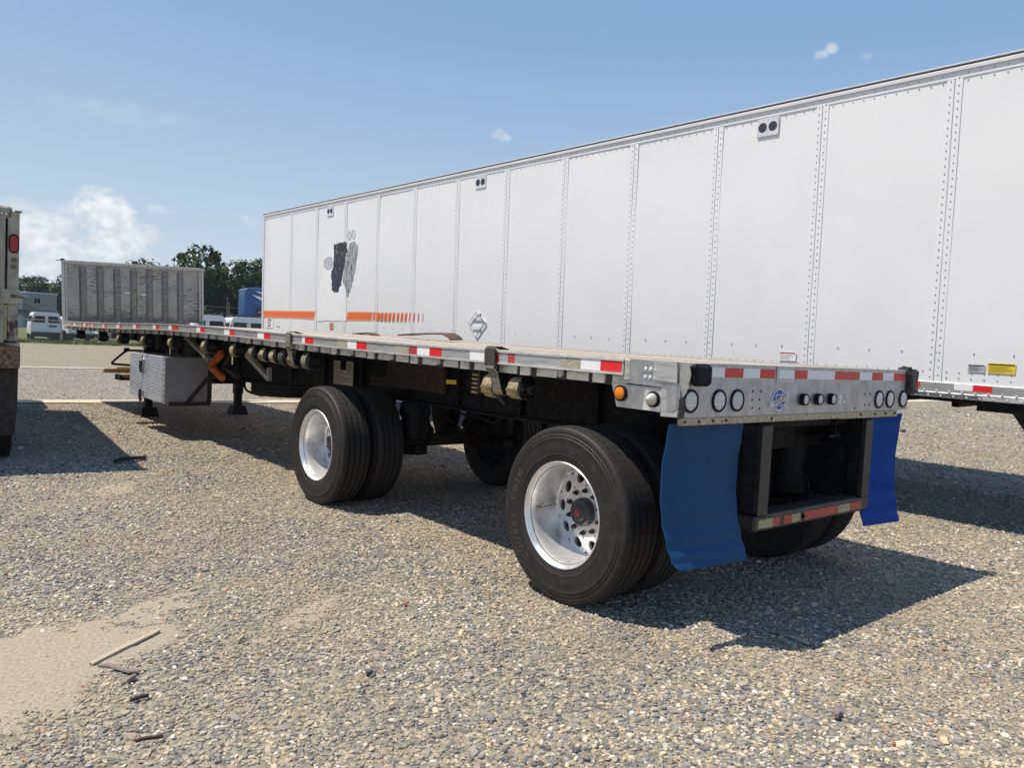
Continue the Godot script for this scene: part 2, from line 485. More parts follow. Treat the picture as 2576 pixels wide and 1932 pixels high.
	worn("old_rusty_white", 0.75, 0.1, noise_tex(0.012, [[0.0, lin(0.03, 0.02, 0.015)], [0.42, lin(0.09, 0.055, 0.035)], [0.55, lin(0.3, 0.27, 0.23)], [1.0, lin(0.42, 0.4, 0.36)]], 5, 512, 65), Vector3(1.1, 0.7, 1.1))
	worn("muddy_steel", 0.8, 0.1, noise_tex(0.03, [[0.0, lin(0.05, 0.03, 0.015)], [0.5, lin(0.17, 0.12, 0.07)], [1.0, lin(0.32, 0.25, 0.17)]], 5, 256, 66), Vector3(3, 3, 3))
	worn("brown_flap", 0.8, 0.0, noise_tex(0.02, [[0.0, lin(0.02, 0.014, 0.011)], [1.0, lin(0.06, 0.042, 0.034)]], 4, 256, 67), Vector3(2, 2, 2))
	# background
	mat("car_white", lin(0.72, 0.74, 0.78), 0.3)
	mat("car_silver", lin(0.4, 0.42, 0.45), 0.3, 0.4)
	mat("car_blue", lin(0.03, 0.05, 0.14), 0.25)
	mat("car_glass", lin(0.012, 0.015, 0.022), 0.06)
	mat("car_black", lin(0.015, 0.015, 0.016), 0.5)
	mat("semi_blue", lin(0.02, 0.075, 0.21), 0.25)
	mat("semi_blue_light", lin(0.09, 0.2, 0.4), 0.3)
	mat("plate_blue", lin(0.1, 0.13, 0.2), 0.5)
	mat("chrome", lin(0.7, 0.7, 0.72), 0.15, 1.0)
	worn("siding_grey", 0.6, 0.1, noise_tex(0.012, [[0.0, lin(0.25, 0.26, 0.26)], [1.0, lin(0.31, 0.32, 0.32)]], 4, 256, 68), Vector3(0.4, 0.4, 0.4))
	mat("roof_trim", lin(0.55, 0.56, 0.56), 0.5)
	mat("fence_steel", lin(0.3, 0.31, 0.32), 0.5, 0.4)
	worn("bark_brown", 0.9, 0.0, noise_tex(0.03, [[0.0, lin(0.05, 0.035, 0.025)], [1.0, lin(0.12, 0.09, 0.065)]], 3, 256, 69), Vector3(1, 1, 1))
	worn("pole_wood", 0.9, 0.0, noise_tex(0.03, [[0.0, lin(0.14, 0.11, 0.09)], [1.0, lin(0.26, 0.22, 0.18)]], 3, 256, 70), Vector3(1, 1, 1))
	var leaf := mat("leaves", Color.WHITE, 0.6)
	leaf.vertex_color_use_as_albedo = true
	leaf.backlight_enabled = true
	leaf.backlight = Color(0.75, 0.85, 0.4)
	var gr := mat("grass", Color.WHITE, 0.8)
	gr.vertex_color_use_as_albedo = true
	var pebble := mat("pebble", Color.WHITE, 0.75)
	pebble.vertex_color_use_as_albedo = true
	# ground: two sizes of crushed stone over fines
	var cells := noise_tex(0.11, [[0.0, lin(0.11, 0.105, 0.095)], [0.18, lin(0.18, 0.168, 0.145)], [0.36, lin(0.27, 0.228, 0.165)], [0.52, lin(0.35, 0.285, 0.19)], [0.66, lin(0.235, 0.21, 0.17)], [0.8, lin(0.40, 0.335, 0.24)], [0.92, lin(0.15, 0.145, 0.135)], [1.0, lin(0.47, 0.415, 0.33)]], 1, 1024, 71, FastNoiseLite.TYPE_CELLULAR)
	var cn: FastNoiseLite = cells.noise
	cn.fractal_type = FastNoiseLite.FRACTAL_NONE
	cn.cellular_return_type = FastNoiseLite.RETURN_CELL_VALUE
	cn.cellular_jitter = 1.0
	cn.domain_warp_enabled = true
	cn.domain_warp_amplitude = 6.0
	cn.domain_warp_frequency = 0.06
	var lump := noise_tex(0.11, [], 1, 1024, 71, FastNoiseLite.TYPE_CELLULAR)
	var ln: FastNoiseLite = lump.noise
	ln.fractal_type = FastNoiseLite.FRACTAL_NONE
	ln.cellular_return_type = FastNoiseLite.RETURN_DISTANCE
	ln.cellular_jitter = 1.0
	ln.domain_warp_enabled = true
	ln.domain_warp_amplitude = 6.0
	ln.domain_warp_frequency = 0.06
	var gm := worn("ground", 0.9, 0.0, cells, Vector3(0.4, 0.4, 0.4), null, lump, -1.2, true)
	gm.vertex_color_use_as_albedo = true
	mat("kerb_pale", lin(0.56, 0.49, 0.39), 0.85)
	worn("sand", 0.95, 0.0, noise_tex(0.06, [[0.0, lin(0.21, 0.17, 0.125)], [0.3, lin(0.31, 0.26, 0.2)], [0.6, lin(0.365, 0.31, 0.245)], [1.0, lin(0.45, 0.39, 0.315)]], 5, 512, 73), Vector3(1.3, 1.3, 1.3), null, noise_tex(0.12, [], 5, 512, 74), 0.22, true)
	M["frame_black"].metallic_specular = 0.2
	M["rubber_black"].metallic_specular = 0.25
	mat("rag_white", lin(0.7, 0.7, 0.7), 0.9)
	mat("red_bit", lin(0.4, 0.05, 0.03), 0.6)
	mat("white_stone", lin(0.62, 0.6, 0.56), 0.8)
	mat("dark_stone", lin(0.05, 0.052, 0.06), 0.8)
	mat("rust_stone", lin(0.3, 0.11, 0.05), 0.8)

func head_dirt() -> ImageTexture: # the headboard's own scuffs: short level scrapes, thicker at both ends, soot along the foot
	var w := 640
	var h := 288
	var im := Image.create(w, h, false, Image.FORMAT_RGB8)
	for j in h:
		for i in w:
			var x := 2.5 * i / w
			var y := 1.13 * (1.0 - float(j) / h)
			var wear := fnoise.get_noise_2d(x * 1.1, y * 1.3 + 70.0) + 0.22 * smoothstep(2.0, 2.5, x) + 0.16 * smoothstep(0.25, 0.0, x) + 0.2 * smoothstep(0.35, 0.0, y) + 0.08
			var scrape := fnoise.get_noise_2d(x * 4.5, y * 30.0 + 11.0) + 0.4 * fnoise.get_noise_2d(x * 12.0 + 30.0, y * 70.0)
			var k := smoothstep(0.30, 0.62, scrape * 0.9 + wear * 0.75)
			var base := 1.0 + 0.22 * fnoise.get_noise_2d(x * 2.3, y * 2.3 + 40.0)
			var c := Color(0.40 * base, 0.385 * base, 0.345 * base).lerp(Color(0.05, 0.05, 0.05), k * 0.72)
			c = c.lerp(Color(0.09, 0.09, 0.09), 0.7 * smoothstep(0.16, 0.0, y + 0.08 * scrape))
			im.set_pixel(i, j, c.linear_to_srgb())
	return ImageTexture.create_from_image(im)

# ---------------------------------------------------------------- sky: clear air that pales towards the horizon, fair-weather clouds low down
func air(el: float) -> Color:
	var stops := [[-90.0, 0.40, 0.385, 0.35], [-0.2, 0.46, 0.48, 0.49], [0.0, 0.60, 0.66, 0.715], [4.0, 0.515, 0.61, 0.70], [9.0, 0.40, 0.53, 0.68], [14.0, 0.305, 0.45, 0.64], [20.0, 0.225, 0.37, 0.595], [30.0, 0.165, 0.305, 0.54], [50.0, 0.115, 0.24, 0.47], [90.0, 0.085, 0.19, 0.41]]
	for k in stops.size() - 1:
		if el <= stops[k + 1][0]:
			var t: float = clampf((el - stops[k][0]) / (stops[k + 1][0] - stops[k][0]), 0, 1)
			return Color(lerpf(stops[k][1], stops[k + 1][1], t), lerpf(stops[k][2], stops[k + 1][2], t), lerpf(stops[k][3], stops[k + 1][3], t))
	return Color(0.08, 0.19, 0.46)

# [azimuth, elevation, half width, half height, strength] of the clouds
var PUFFS := [[13.0, 6.9, 2.0, 1.5, 1.0], [12.4, 7.7, 1.1, 0.9, 1.0], [9.0, 5.4, 2.2, 1.3, 0.85], [7.2, 4.6, 2.4, 1.9, 0.7], [14.6, 5.6, 2.2, 1.0, 0.75], [16.2, 7.5, 1.3, 0.35, 0.42], [13.2, 3.4, 3.6, 2.0, 0.62], [8.5, 2.6, 4.0, 1.8, 0.5], [18.3, 3.2, 2.2, 1.0, 0.4], [21.6, 3.9, 1.8, 0.9, 0.35], [21.9, 7.4, 0.9, 0.6, 0.3],
	[38.6, 14.5, 0.6, 0.38, 0.55], [39.1, 14.2, 0.5, 0.28, 0.5], [60.3, 19.4, 0.6, 0.33, 0.5], [60.9, 19.7, 0.4, 0.3, 0.5], [63.0, 19.1, 0.4, 0.2, 0.2], [14.0, 13.2, 5.0, 0.7, 0.13], [24.0, 5.0, 2.0, 0.6, 0.25], [10.5, 3.2, 7.0, 3.0, 0.5], [9.6, 6.0, 3.2, 1.6, 0.6], [20.0, 2.0, 7.0, 2.2, 0.4]]

func cloud(az: float, el: float, low: bool) -> float:
	var d := 0.0
	var n := fnoise.get_noise_3d(az * 0.55, el * 0.75, 3.0)
	var n2 := fnoise.get_noise_3d(az * 2.2, el * 2.6, 9.0)
	for p in PUFFS:
		var dx: float = (az - p[0]) / p[2]
		var dy: float = (el - p[1]) / p[3]
		if dy < 0: dy *= 0.75
		var q := 1.0 - dx * dx - dy * dy + n * 0.8 + n2 * 0.5
		if q > 0: d = 1.0 - (1.0 - d) * (1.0 - p[4] * smoothstep(0.0, 1.2, q))
	if low or az < -3.0 or az > 82.0: # the rest of the sky round the horizon
		var f := fnoise.get_noise_3d(az * 0.13 + 40.0, el * 0.35, 20.0) + 0.4 * n
		var w := smoothstep(0.5, 3.0, el) * (1.0 - smoothstep(6.0, 17.0, el))
		d = maxf(d, w * 0.8 * smoothstep(0.14, 0.5, f) * clampf(maxf(-3.0 - az, az - 82.0) / 12.0, 0.0, 1.0))
	return d

func sky_color(az: float, el: float) -> Color:
	var c := air(el)
	if el < 0.0: return c
	var g := 0.5 + 0.5 * cos(deg_to_rad(az + 55.0)) # paler towards the sun
	c = c.lerp(Color(0.52, 0.60, 0.68), 0.3 * g * g * g * (1.0 - smoothstep(25.0, 60.0, el)))
	var d := cloud(az, el, false)
	if d > 0.0:
		var sh := fnoise.get_noise_3d(az * 0.9 + 7.0, el * 1.2 - 5.0, 60.0)
		var w := 0.93 + 0.25 * sh
		c = c.lerp(Color(0.79 * w, 0.815 * w, 0.845 * w), d * 0.95)
	return c

func make_sky() -> ImageTexture:
	var w := 720
	var h := 360
	var im := Image.create(w, h, false, Image.FORMAT_RGBF)
	for y in h:
		var el := 90.0 - (y + 0.5) * 180.0 / h
		if el < 0.0 or el > 26.0:
			im.fill_rect(Rect2i(0, y, w, 1), air(el))
			continue
		for x in w:
			im.set_pixel(x, y, sky_color(wrapf((x + 0.5) * 360.0 / w, -180.0, 180.0), el)) # azimuth 0 looks to -z, 90 to +x
	im.resize(4096, 2048, Image.INTERPOLATE_CUBIC)
	var per := 4096.0 / 360.0
	for y in range(int((90.0 - 26.0) * per), int(90.5 * per)):
		for x in range(0, int(80.0 * per)):
			im.set_pixel(x, y, sky_color((x + 0.5) / per, 90.0 - (y + 0.5) / per))
	return ImageTexture.create_from_image(im)

# ---------------------------------------------------------------- the yard
func ground_y(x: float, z: float) -> float: # the yard rises a little under the white trailer and falls beyond the fence line
	var y := 0.02 * clampf(x - 1.8, 0.0, 7.0) * smoothstep(-11.0, -6.0, z)
	y -= 0.12 * smoothstep(-45.0, -60.0, z)
	return y

# patches without stones: [x, z, half length, half width, angle]
const SAND := [[-3.75, -0.38, 0.72, 0.36, 0.5, 1.0], [-4.15, -0.05, 0.5, 0.4, 0.2, 0.85], [-3.2, -0.75, 0.5, 0.2, 0.55, 0.8], [-2.62, -0.3, 0.45, 0.14, 0.6, 0.7], [-2.95, 0.55, 0.36, 0.13, 0.6, 0.6], [1.27, 1.75, 0.5, 0.14, -0.3, 0.6], [-2.6, -4.2, 0.9, 0.3, 0.8, 0.7], [-1.2, -3.3, 0.8, 0.3, 1.0, 0.5], [-1.9, -1.4, 0.5, 0.16, 0.8, 0.4], [6.2, 0.8, 1.6, 0.4, 0.4, 0.6], [-0.4, 2.6, 0.35, 0.1, 0.4, 0.5], [3.0, 2.5, 0.8, 0.25, 0.2, 0.5]]

func sand(x: float, z: float) -> float:
	var d := 0.0
	var n := fnoise.get_noise_2d(x * 1.6, z * 1.6) * 0.75 + fnoise.get_noise_2d(x * 6.0, z * 6.0) * 0.4 + fnoise.get_noise_2d(x * 24.0, z * 24.0) * 0.35
	for p in SAND:
		var dx: float = x - p[0]
		var dz: float = z - p[1]
		var u: float = (dx * cos(p[4]) - dz * sin(p[4])) / p[2]
		var v: float = (dx * sin(p[4]) + dz * cos(p[4])) / p[3]
		var q := u * u + v * v
		if q < 4.0:
			d = maxf(d, p[5] * smoothstep(2.3, 0.0, q + n * 1.3))
	return d

func near_stripe(x: float) -> float: return -12.56 + 0.115 * x
func far_stripe(x: float) -> float: return -24.22 + 0.135 * x

func ground_color(x: float, z: float) -> Color:
	var big := fnoise.get_noise_2d(x * 0.35, z * 0.35)
	var mid := fnoise.get_noise_2d(x * 1.3 + 50.0, z * 1.3)
	var c := Color(1.18, 1.15, 1.13) * (1.0 + 0.2 * big + 0.16 * mid)
	c = c.lerp(Color(1.36, 1.16, 0.9), 0.55 * smoothstep(0.1, 0.45, fnoise.get_noise_2d(x * 0.5 - 20.0, z * 0.8)))
	c = c.lerp(Color(1.5, 1.35, 1.12), sand(x, z) * 0.8)
	if x > 3.0 and z > near_stripe(x): # wheel-worn streaks beyond the white trailer
		var u := 0.76 * x + 0.65 * z
		var v := 0.65 * x - 0.76 * z
		var st := fnoise.get_noise_2d(u * 0.12, v * 1.1 + 5.0)
		c = c.lerp(Color(1.45, 1.36, 1.25) * (1.0 + 0.5 * st), smoothstep(5.5, 9.0, x) * 0.85)
	if z < near_stripe(x): # the washed lane between the two pale strips
		var fine := fnoise.get_noise_2d(x * 3.1 - 7.0, z * 2.6)
		c = c.lerp(Color(1.22, 1.42, 1.76) * (1.0 + 0.2 * mid + 0.4 * fine), smoothstep(0.0, 0.6, near_stripe(x) - z))
		var rust := smoothstep(-0.05, 0.3, fnoise.get_noise_2d(x * 0.12, z * 0.5 + 9.0)) * smoothstep(-15.5, -18.5, z)
		c = c.lerp(Color(1.42, 1.4, 1.5) * (1.0 + 0.3 * fine), rust * 0.7)
	if z < far_stripe(x) - 0.2:
		var band := smoothstep(-0.35, 0.35, fnoise.get_noise_2d(x * 0.06, z * 0.22))
		c = Color(1.5, 1.3, 1.2).lerp(Color(1.55, 1.08, 0.85), (0.35 + 0.65 * band) * smoothstep(-24.5, -30.0, z)) * (1.0 + 0.35 * mid)
		var g := smoothstep(-51.0, -54.0, z + 3.0 * mid)
		c = c.lerp(Color(0.42, 0.55, 0.22), g)
	return c

func axis_steps(stops: Array) -> PackedFloat32Array: # [start, end, step] runs joined
	var a := PackedFloat32Array()
	for q in stops:
		var v: float = q[0]
		while v < q[1] - 1e-4:
			a.append(v)
			v += q[2]
	a.append(stops[stops.size() - 1][1])
	return a

func build_ground() -> void:
	var xs := axis_steps([[-900.0, -100.0, 200.0], [-100.0, -20.0, 10.0], [-20.0, -5.0, 1.0], [-5.0, 3.0, 0.12], [3.0, 14.0, 0.4], [14.0, 50.0, 2.0], [50.0, 150.0, 20.0], [150.0, 950.0, 200.0]])
	var zs := axis_steps([[-1000.0, -200.0, 200.0], [-200.0, -70.0, 13.0], [-70.0, -26.0, 1.0], [-26.0, -7.0, 0.3], [-7.0, 4.0, 0.12], [4.0, 20.0, 1.0], [20.0, 120.0, 20.0], [120.0, 520.0, 200.0]])
	var v := PackedVector3Array()
	var c := PackedColorArray()
	var n := PackedVector3Array()
	var idx := PackedInt32Array()
	var w := xs.size()
	for j in zs.size():
		for i in w:
			var x := xs[i]
			var z := zs[j]
			var y := ground_y(x, z)
			if absf(x) < 30.0 and z > -60.0 and z < 12.0:
				y += 0.008 * fnoise.get_noise_2d(x * 0.9, z * 0.9) - 0.004
			v.append(Vector3(x, y, z))
			c.append(ground_color(x, z))
			n.append(Vector3.UP)
			if i and j:
				var a := (j - 1) * w + i - 1
				idx.append_array(PackedInt32Array([a, a + 1, a + w + 1, a, a + w + 1, a + w]))
	var arr := []
	arr.resize(Mesh.ARRAY_MAX)
	arr[Mesh.ARRAY_VERTEX] = v
	arr[Mesh.ARRAY_NORMAL] = n
	arr[Mesh.ARRAY_COLOR] = c
	arr[Mesh.ARRAY_INDEX] = idx
	var me := ArrayMesh.new()
	me.add_surface_from_arrays(Mesh.PRIMITIVE_TRIANGLES, arr)
	var g := inst("ground", me, M.ground, self)
	tag(g, "gravel yard of crushed grey and tan stone running to the tree line", "ground", "", "structure")
	# pale strips laid across the yard
	for k in 2:
		var s := mb()
		var x := -14.0
		var pts := []
		while x <= 44.0:
			var z := near_stripe(x) if k == 0 else far_stripe(x)
			var wd := (0.62 if k == 0 else 0.5) * (1.0 + 0.3 * fnoise.get_noise_2d(x * 1.4, 5.0 + k))
			z += 0.1 * fnoise.get_noise_2d(x * 0.7, 8.0 + k)
			pts.append([Vector3(x, ground_y(x, z) + 0.012, z - wd * 0.5), Vector3(x, ground_y(x, z) + 0.012, z + wd * 0.5)])
			x += 0.3
		for i in pts.size() - 1:
			quad(s, pts[i][0], pts[i + 1][0], pts[i + 1][1], pts[i][1])
		var o := obj("kerb_strip", s, M.kerb_pale)
		tag(o, ["pale dusty strip across the gravel just behind the tool box", "thin pale strip across the gravel further off towards the vans"][k], "strip", "", "structure")

func build_sand() -> void: # fine sand that has washed over the stones, in low irregular patches
	var seen := {}
	var s := mb()
	var st := 0.045
	for p in SAND:
		var reach: float = p[2] * 1.6
		for i in range(int(floor((p[0] - reach) / st)), int(ceil((p[0] + reach) / st))):
			for j in range(int(floor((p[1] - reach) / st)), int(ceil((p[1] + reach) / st))):
				var key := Vector2i(i, j)
				if seen.has(key): continue
				seen[key] = true
				var v := []
				var most := 0.0
				for q in [[0, 0], [1, 0], [1, 1], [0, 1]]:
					var x: float = (i + q[0]) * st
					var z: float = (j + q[1]) * st
					var d := sand(x, z)
					most = maxf(most, d)
					v.append(Vector3(x, ground_y(x, z) + 0.008 * fnoise.get_noise_2d(x * 0.9, z * 0.9) - 0.013 + 0.016 * smoothstep(0.3, 0.95, d) + 0.0025 * fnoise.get_noise_2d(x * 11.0, z * 11.0), z))
				if most > 0.12: quad(s, v[0], v[1], v[2], v[3], 1)
	tag(obj("sand", s, M.sand), "pale tan sand washed over the gravel in irregular patches", "sand", "", "stuff")

func pebble_mesh() -> ArrayMesh:
	var ico := SphereMesh.new()
	ico.radial_segments = 6
	ico.rings = 3
	ico.radius = 1.0
	ico.height = 2.0
	var a := ico.get_mesh_arrays()
	var v: PackedVector3Array = a[Mesh.ARRAY_VERTEX]
	var idx: PackedInt32Array = a[Mesh.ARRAY_INDEX]
	var s := mb()
	var mv := []
	for p in v:
		var k := 1.0 + 0.42 * fnoise.get_noise_3d(p.x * 1.3 + 3.0, p.y * 1.3, p.z * 1.3)
		mv.append(Vector3(p.x * k, clampf(p.y * 0.62 * k, -0.4, 0.42), p.z * k * 0.78))
	for k in range(0, idx.size(), 3):
		tri(s, mv[idx[k]], mv[idx[k + 1]], mv[idx[k + 2]], -1)
	return mesh_of(s)

func build_gravel() -> void:
	var cols := [Color(0.42, 0.345, 0.23), Color(0.36, 0.30, 0.21), Color(0.48, 0.395, 0.255), Color(0.215, 0.205, 0.185), Color(0.17, 0.168, 0.158), Color(0.12, 0.122, 0.122), Color(0.27, 0.24, 0.195), Color(0.33, 0.265, 0.175), Color(0.24, 0.22, 0.185), Color(0.33, 0.28, 0.215), Color(0.52, 0.46, 0.365), Color(0.075, 0.076, 0.08), Color(0.19, 0.16, 0.13), Color(0.17, 0.175, 0.178)]
	var buf := PackedFloat32Array()
	var count := 0
	var eye := Vector2(-4.449, 3.49)
	for zone in [[1.6, 6.0, 3300.0, 1.03], [6.0, 10.0, 1800.0, 1.12], [10.0, 17.0, 560.0, 1.4], [17.0, 30.0, 130.0, 2.0]]:
		var n := int(zone[2] * 1.95 * (zone[1] * zone[1] - zone[0] * zone[0]) * 0.5)
		for i in n:
			var r := sqrt(lerpf(zone[0] * zone[0], zone[1] * zone[1], rng.randf()))
			var a := deg_to_rad(rng.randf_range(-17.0, 95.0))
			var x := eye.x + sin(a) * r
			var z := eye.y - cos(a) * r
			var off := near_stripe(x) - z
			if absf(off) < 0.36 or z < far_stripe(x) + 0.3: continue
			if zone[0] > 16.0 and a < 0.0: continue
			var sd := sand(x, z)
			var patchy := fnoise.get_noise_2d(x * 1.3 + 50.0, z * 1.3)
			var grit := false
			if rng.randf() < pow(sd, 1.5) * 0.97:
				if rng.randf() < 0.45: continue
				grit = true
			if patchy > 0.18 and rng.randf() < 0.3: continue
			var size: float = 0.0056 + 0.0066 * pow(rng.randf(), 1.8)
			if rng.randf() < 0.02: size *= 1.7
			size *= zone[3]
			if grit: size *= 0.42
			if off > 0.0: size *= 0.8
			var b := Basis.from_euler(Vector3(rng.randf_range(-0.35, 0.35), rng.randf() * TAU, rng.randf_range(-0.35, 0.35))).scaled_local(Vector3(size * rng.randf_range(0.9, 1.6), size * rng.randf_range(0.7, 1.3), size * rng.randf_range(0.9, 1.4)))
			var p := Vector3(x, ground_y(x, z) + 0.008 * fnoise.get_noise_2d(x * 0.9, z * 0.9) - 0.004 + size * rng.randf_range(0.0, 0.35) + (0.002 if grit else 0.0), z)
			var c: Color = cols[rng.randi() % cols.size()]
			var k := rng.randf_range(0.82, 1.15) * (1.0 + 0.1 * patchy)
			var dust := 0.5 * smoothstep(-0.25, 0.35, fnoise.get_noise_2d(x * 0.7 + 13.0, z * 0.7 - 31.0)) + 0.8 * sd
			c = c.lerp(Color(0.33, 0.27, 0.19), clampf(dust, 0.0, 0.85) if off < 0.0 else 0.0)
			k *= 1.0 + 0.22 * fnoise.get_noise_2d(x * 0.45 - 60.0, z * 0.45)
			if off > 0.0: c = c.lerp(Color(0.36, 0.365, 0.35), 0.7)
			if rng.randf() < 0.006: c = Color(0.34, 0.15, 0.08)
			if rng.randf() < 0.006: c = Color(0.62, 0.6, 0.56)
			buf.append_array(PackedFloat32Array([b.x.x, b.y.x, b.z.x, p.x, b.x.y, b.y.y, b.z.y, p.y, b.x.z, b.y.z, b.z.z, p.z, c.r * k * 1.22, c.g * k * 1.22, c.b * k * 1.3, 1.0]))
			count += 1
	var mm := MultiMesh.new()
	mm.transform_format = MultiMesh.TRANSFORM_3D
	mm.use_colors = true
	mm.mesh = pebble_mesh()
	mm.instance_count = count
	mm.buffer = buf
	var o := MultiMeshInstance3D.new()
	o.name = "gravel"
	o.multimesh = mm
	o.material_override = M.pebble
	add_child(o)
	tag(o, "loose crushed gravel of tan, cream and blue-grey stones lying over the yard", "gravel", "", "stuff")

# ---------------------------------------------------------------- white box trailer beyond the flatbed
# own axes: z along the trailer (0 at s = 8), y up, x = 0 the near side wall and + through the trailer
const WT0 := -0.3
const WT1 := 15.85

func slab(called: String, m: Material, t: Node, s0: float, s1: float, y0: float, y1: float, out0: float, out1: float, bev := 0.0) -> MeshInstance3D:
	return box_obj(called, m, t, -out1, -out0, y0, y1, s0 - 8.0, s1 - 8.0, bev)

func side_poly(called: String, m: Material, t: Node, pts: Array, out: float, thick := 0.0015) -> MeshInstance3D: # pts: [s, y]
	var s := mb()
	var q := []
	for p in pts: q.append([p[0] - 8.0, p[1]])
	prism(s, poly(q), thick, Transform3D(Basis(Vector3(0, 0, 1), Vector3(0, 1, 0), Vector3(-1, 0, 0)), Vector3(-out, 0, 0)))
	return obj(called, s, m, t)

func ragged(pts: Array, step: float, amp: float, sd: float) -> Array:
	var r := []
	for k in pts.size():
		var a := Vector2(pts[k][0], pts[k][1])
		var b := Vector2(pts[(k + 1) % pts.size()][0], pts[(k + 1) % pts.size()][1])
		var n := maxi(1, int(a.distance_to(b) / step))
		var nor := (b - a).orthogonal().normalized()
		for i in n:
			var p := a.lerp(b, float(i) / n) + nor * amp * (fnoise.get_noise_2d(k * 7.0 + i * 0.9, sd) * 1.6)
			r.append([p.x, p.y])
	return r

func ellipse(cx: float, cy: float, rx: float, ry: float, n := 24, rot := 0.0) -> Array:
	var r := []
	for i in n:
		var a := TAU * i / n
		var q := Vector2(cos(a) * rx, sin(a) * ry).rotated(rot)
		r.append([cx + q.x, cy + q.y])
	return r

func dome(s: SurfaceTool, c: Vector3, n: Vector3, r: float, h: float, seg := 6) -> void:
	var b := frame_of(n)
	for i in seg:
		var u0 := TAU * i / seg
		var u1 := TAU * (i + 1) / seg
		var p0 := c + b * Vector3(cos(u0) * r, 0, sin(u0) * r)
		var p1 := c + b * Vector3(cos(u1) * r, 0, sin(u1) * r)
		var q0 := c + b * Vector3(cos(u0) * r * 0.6, h, sin(u0) * r * 0.6)
		var q1 := c + b * Vector3(cos(u1) * r * 0.6, h, sin(u1) * r * 0.6)
		quad(s, p0, p1, q1, q0)
		tri(s, q0, q1, c + n * h)

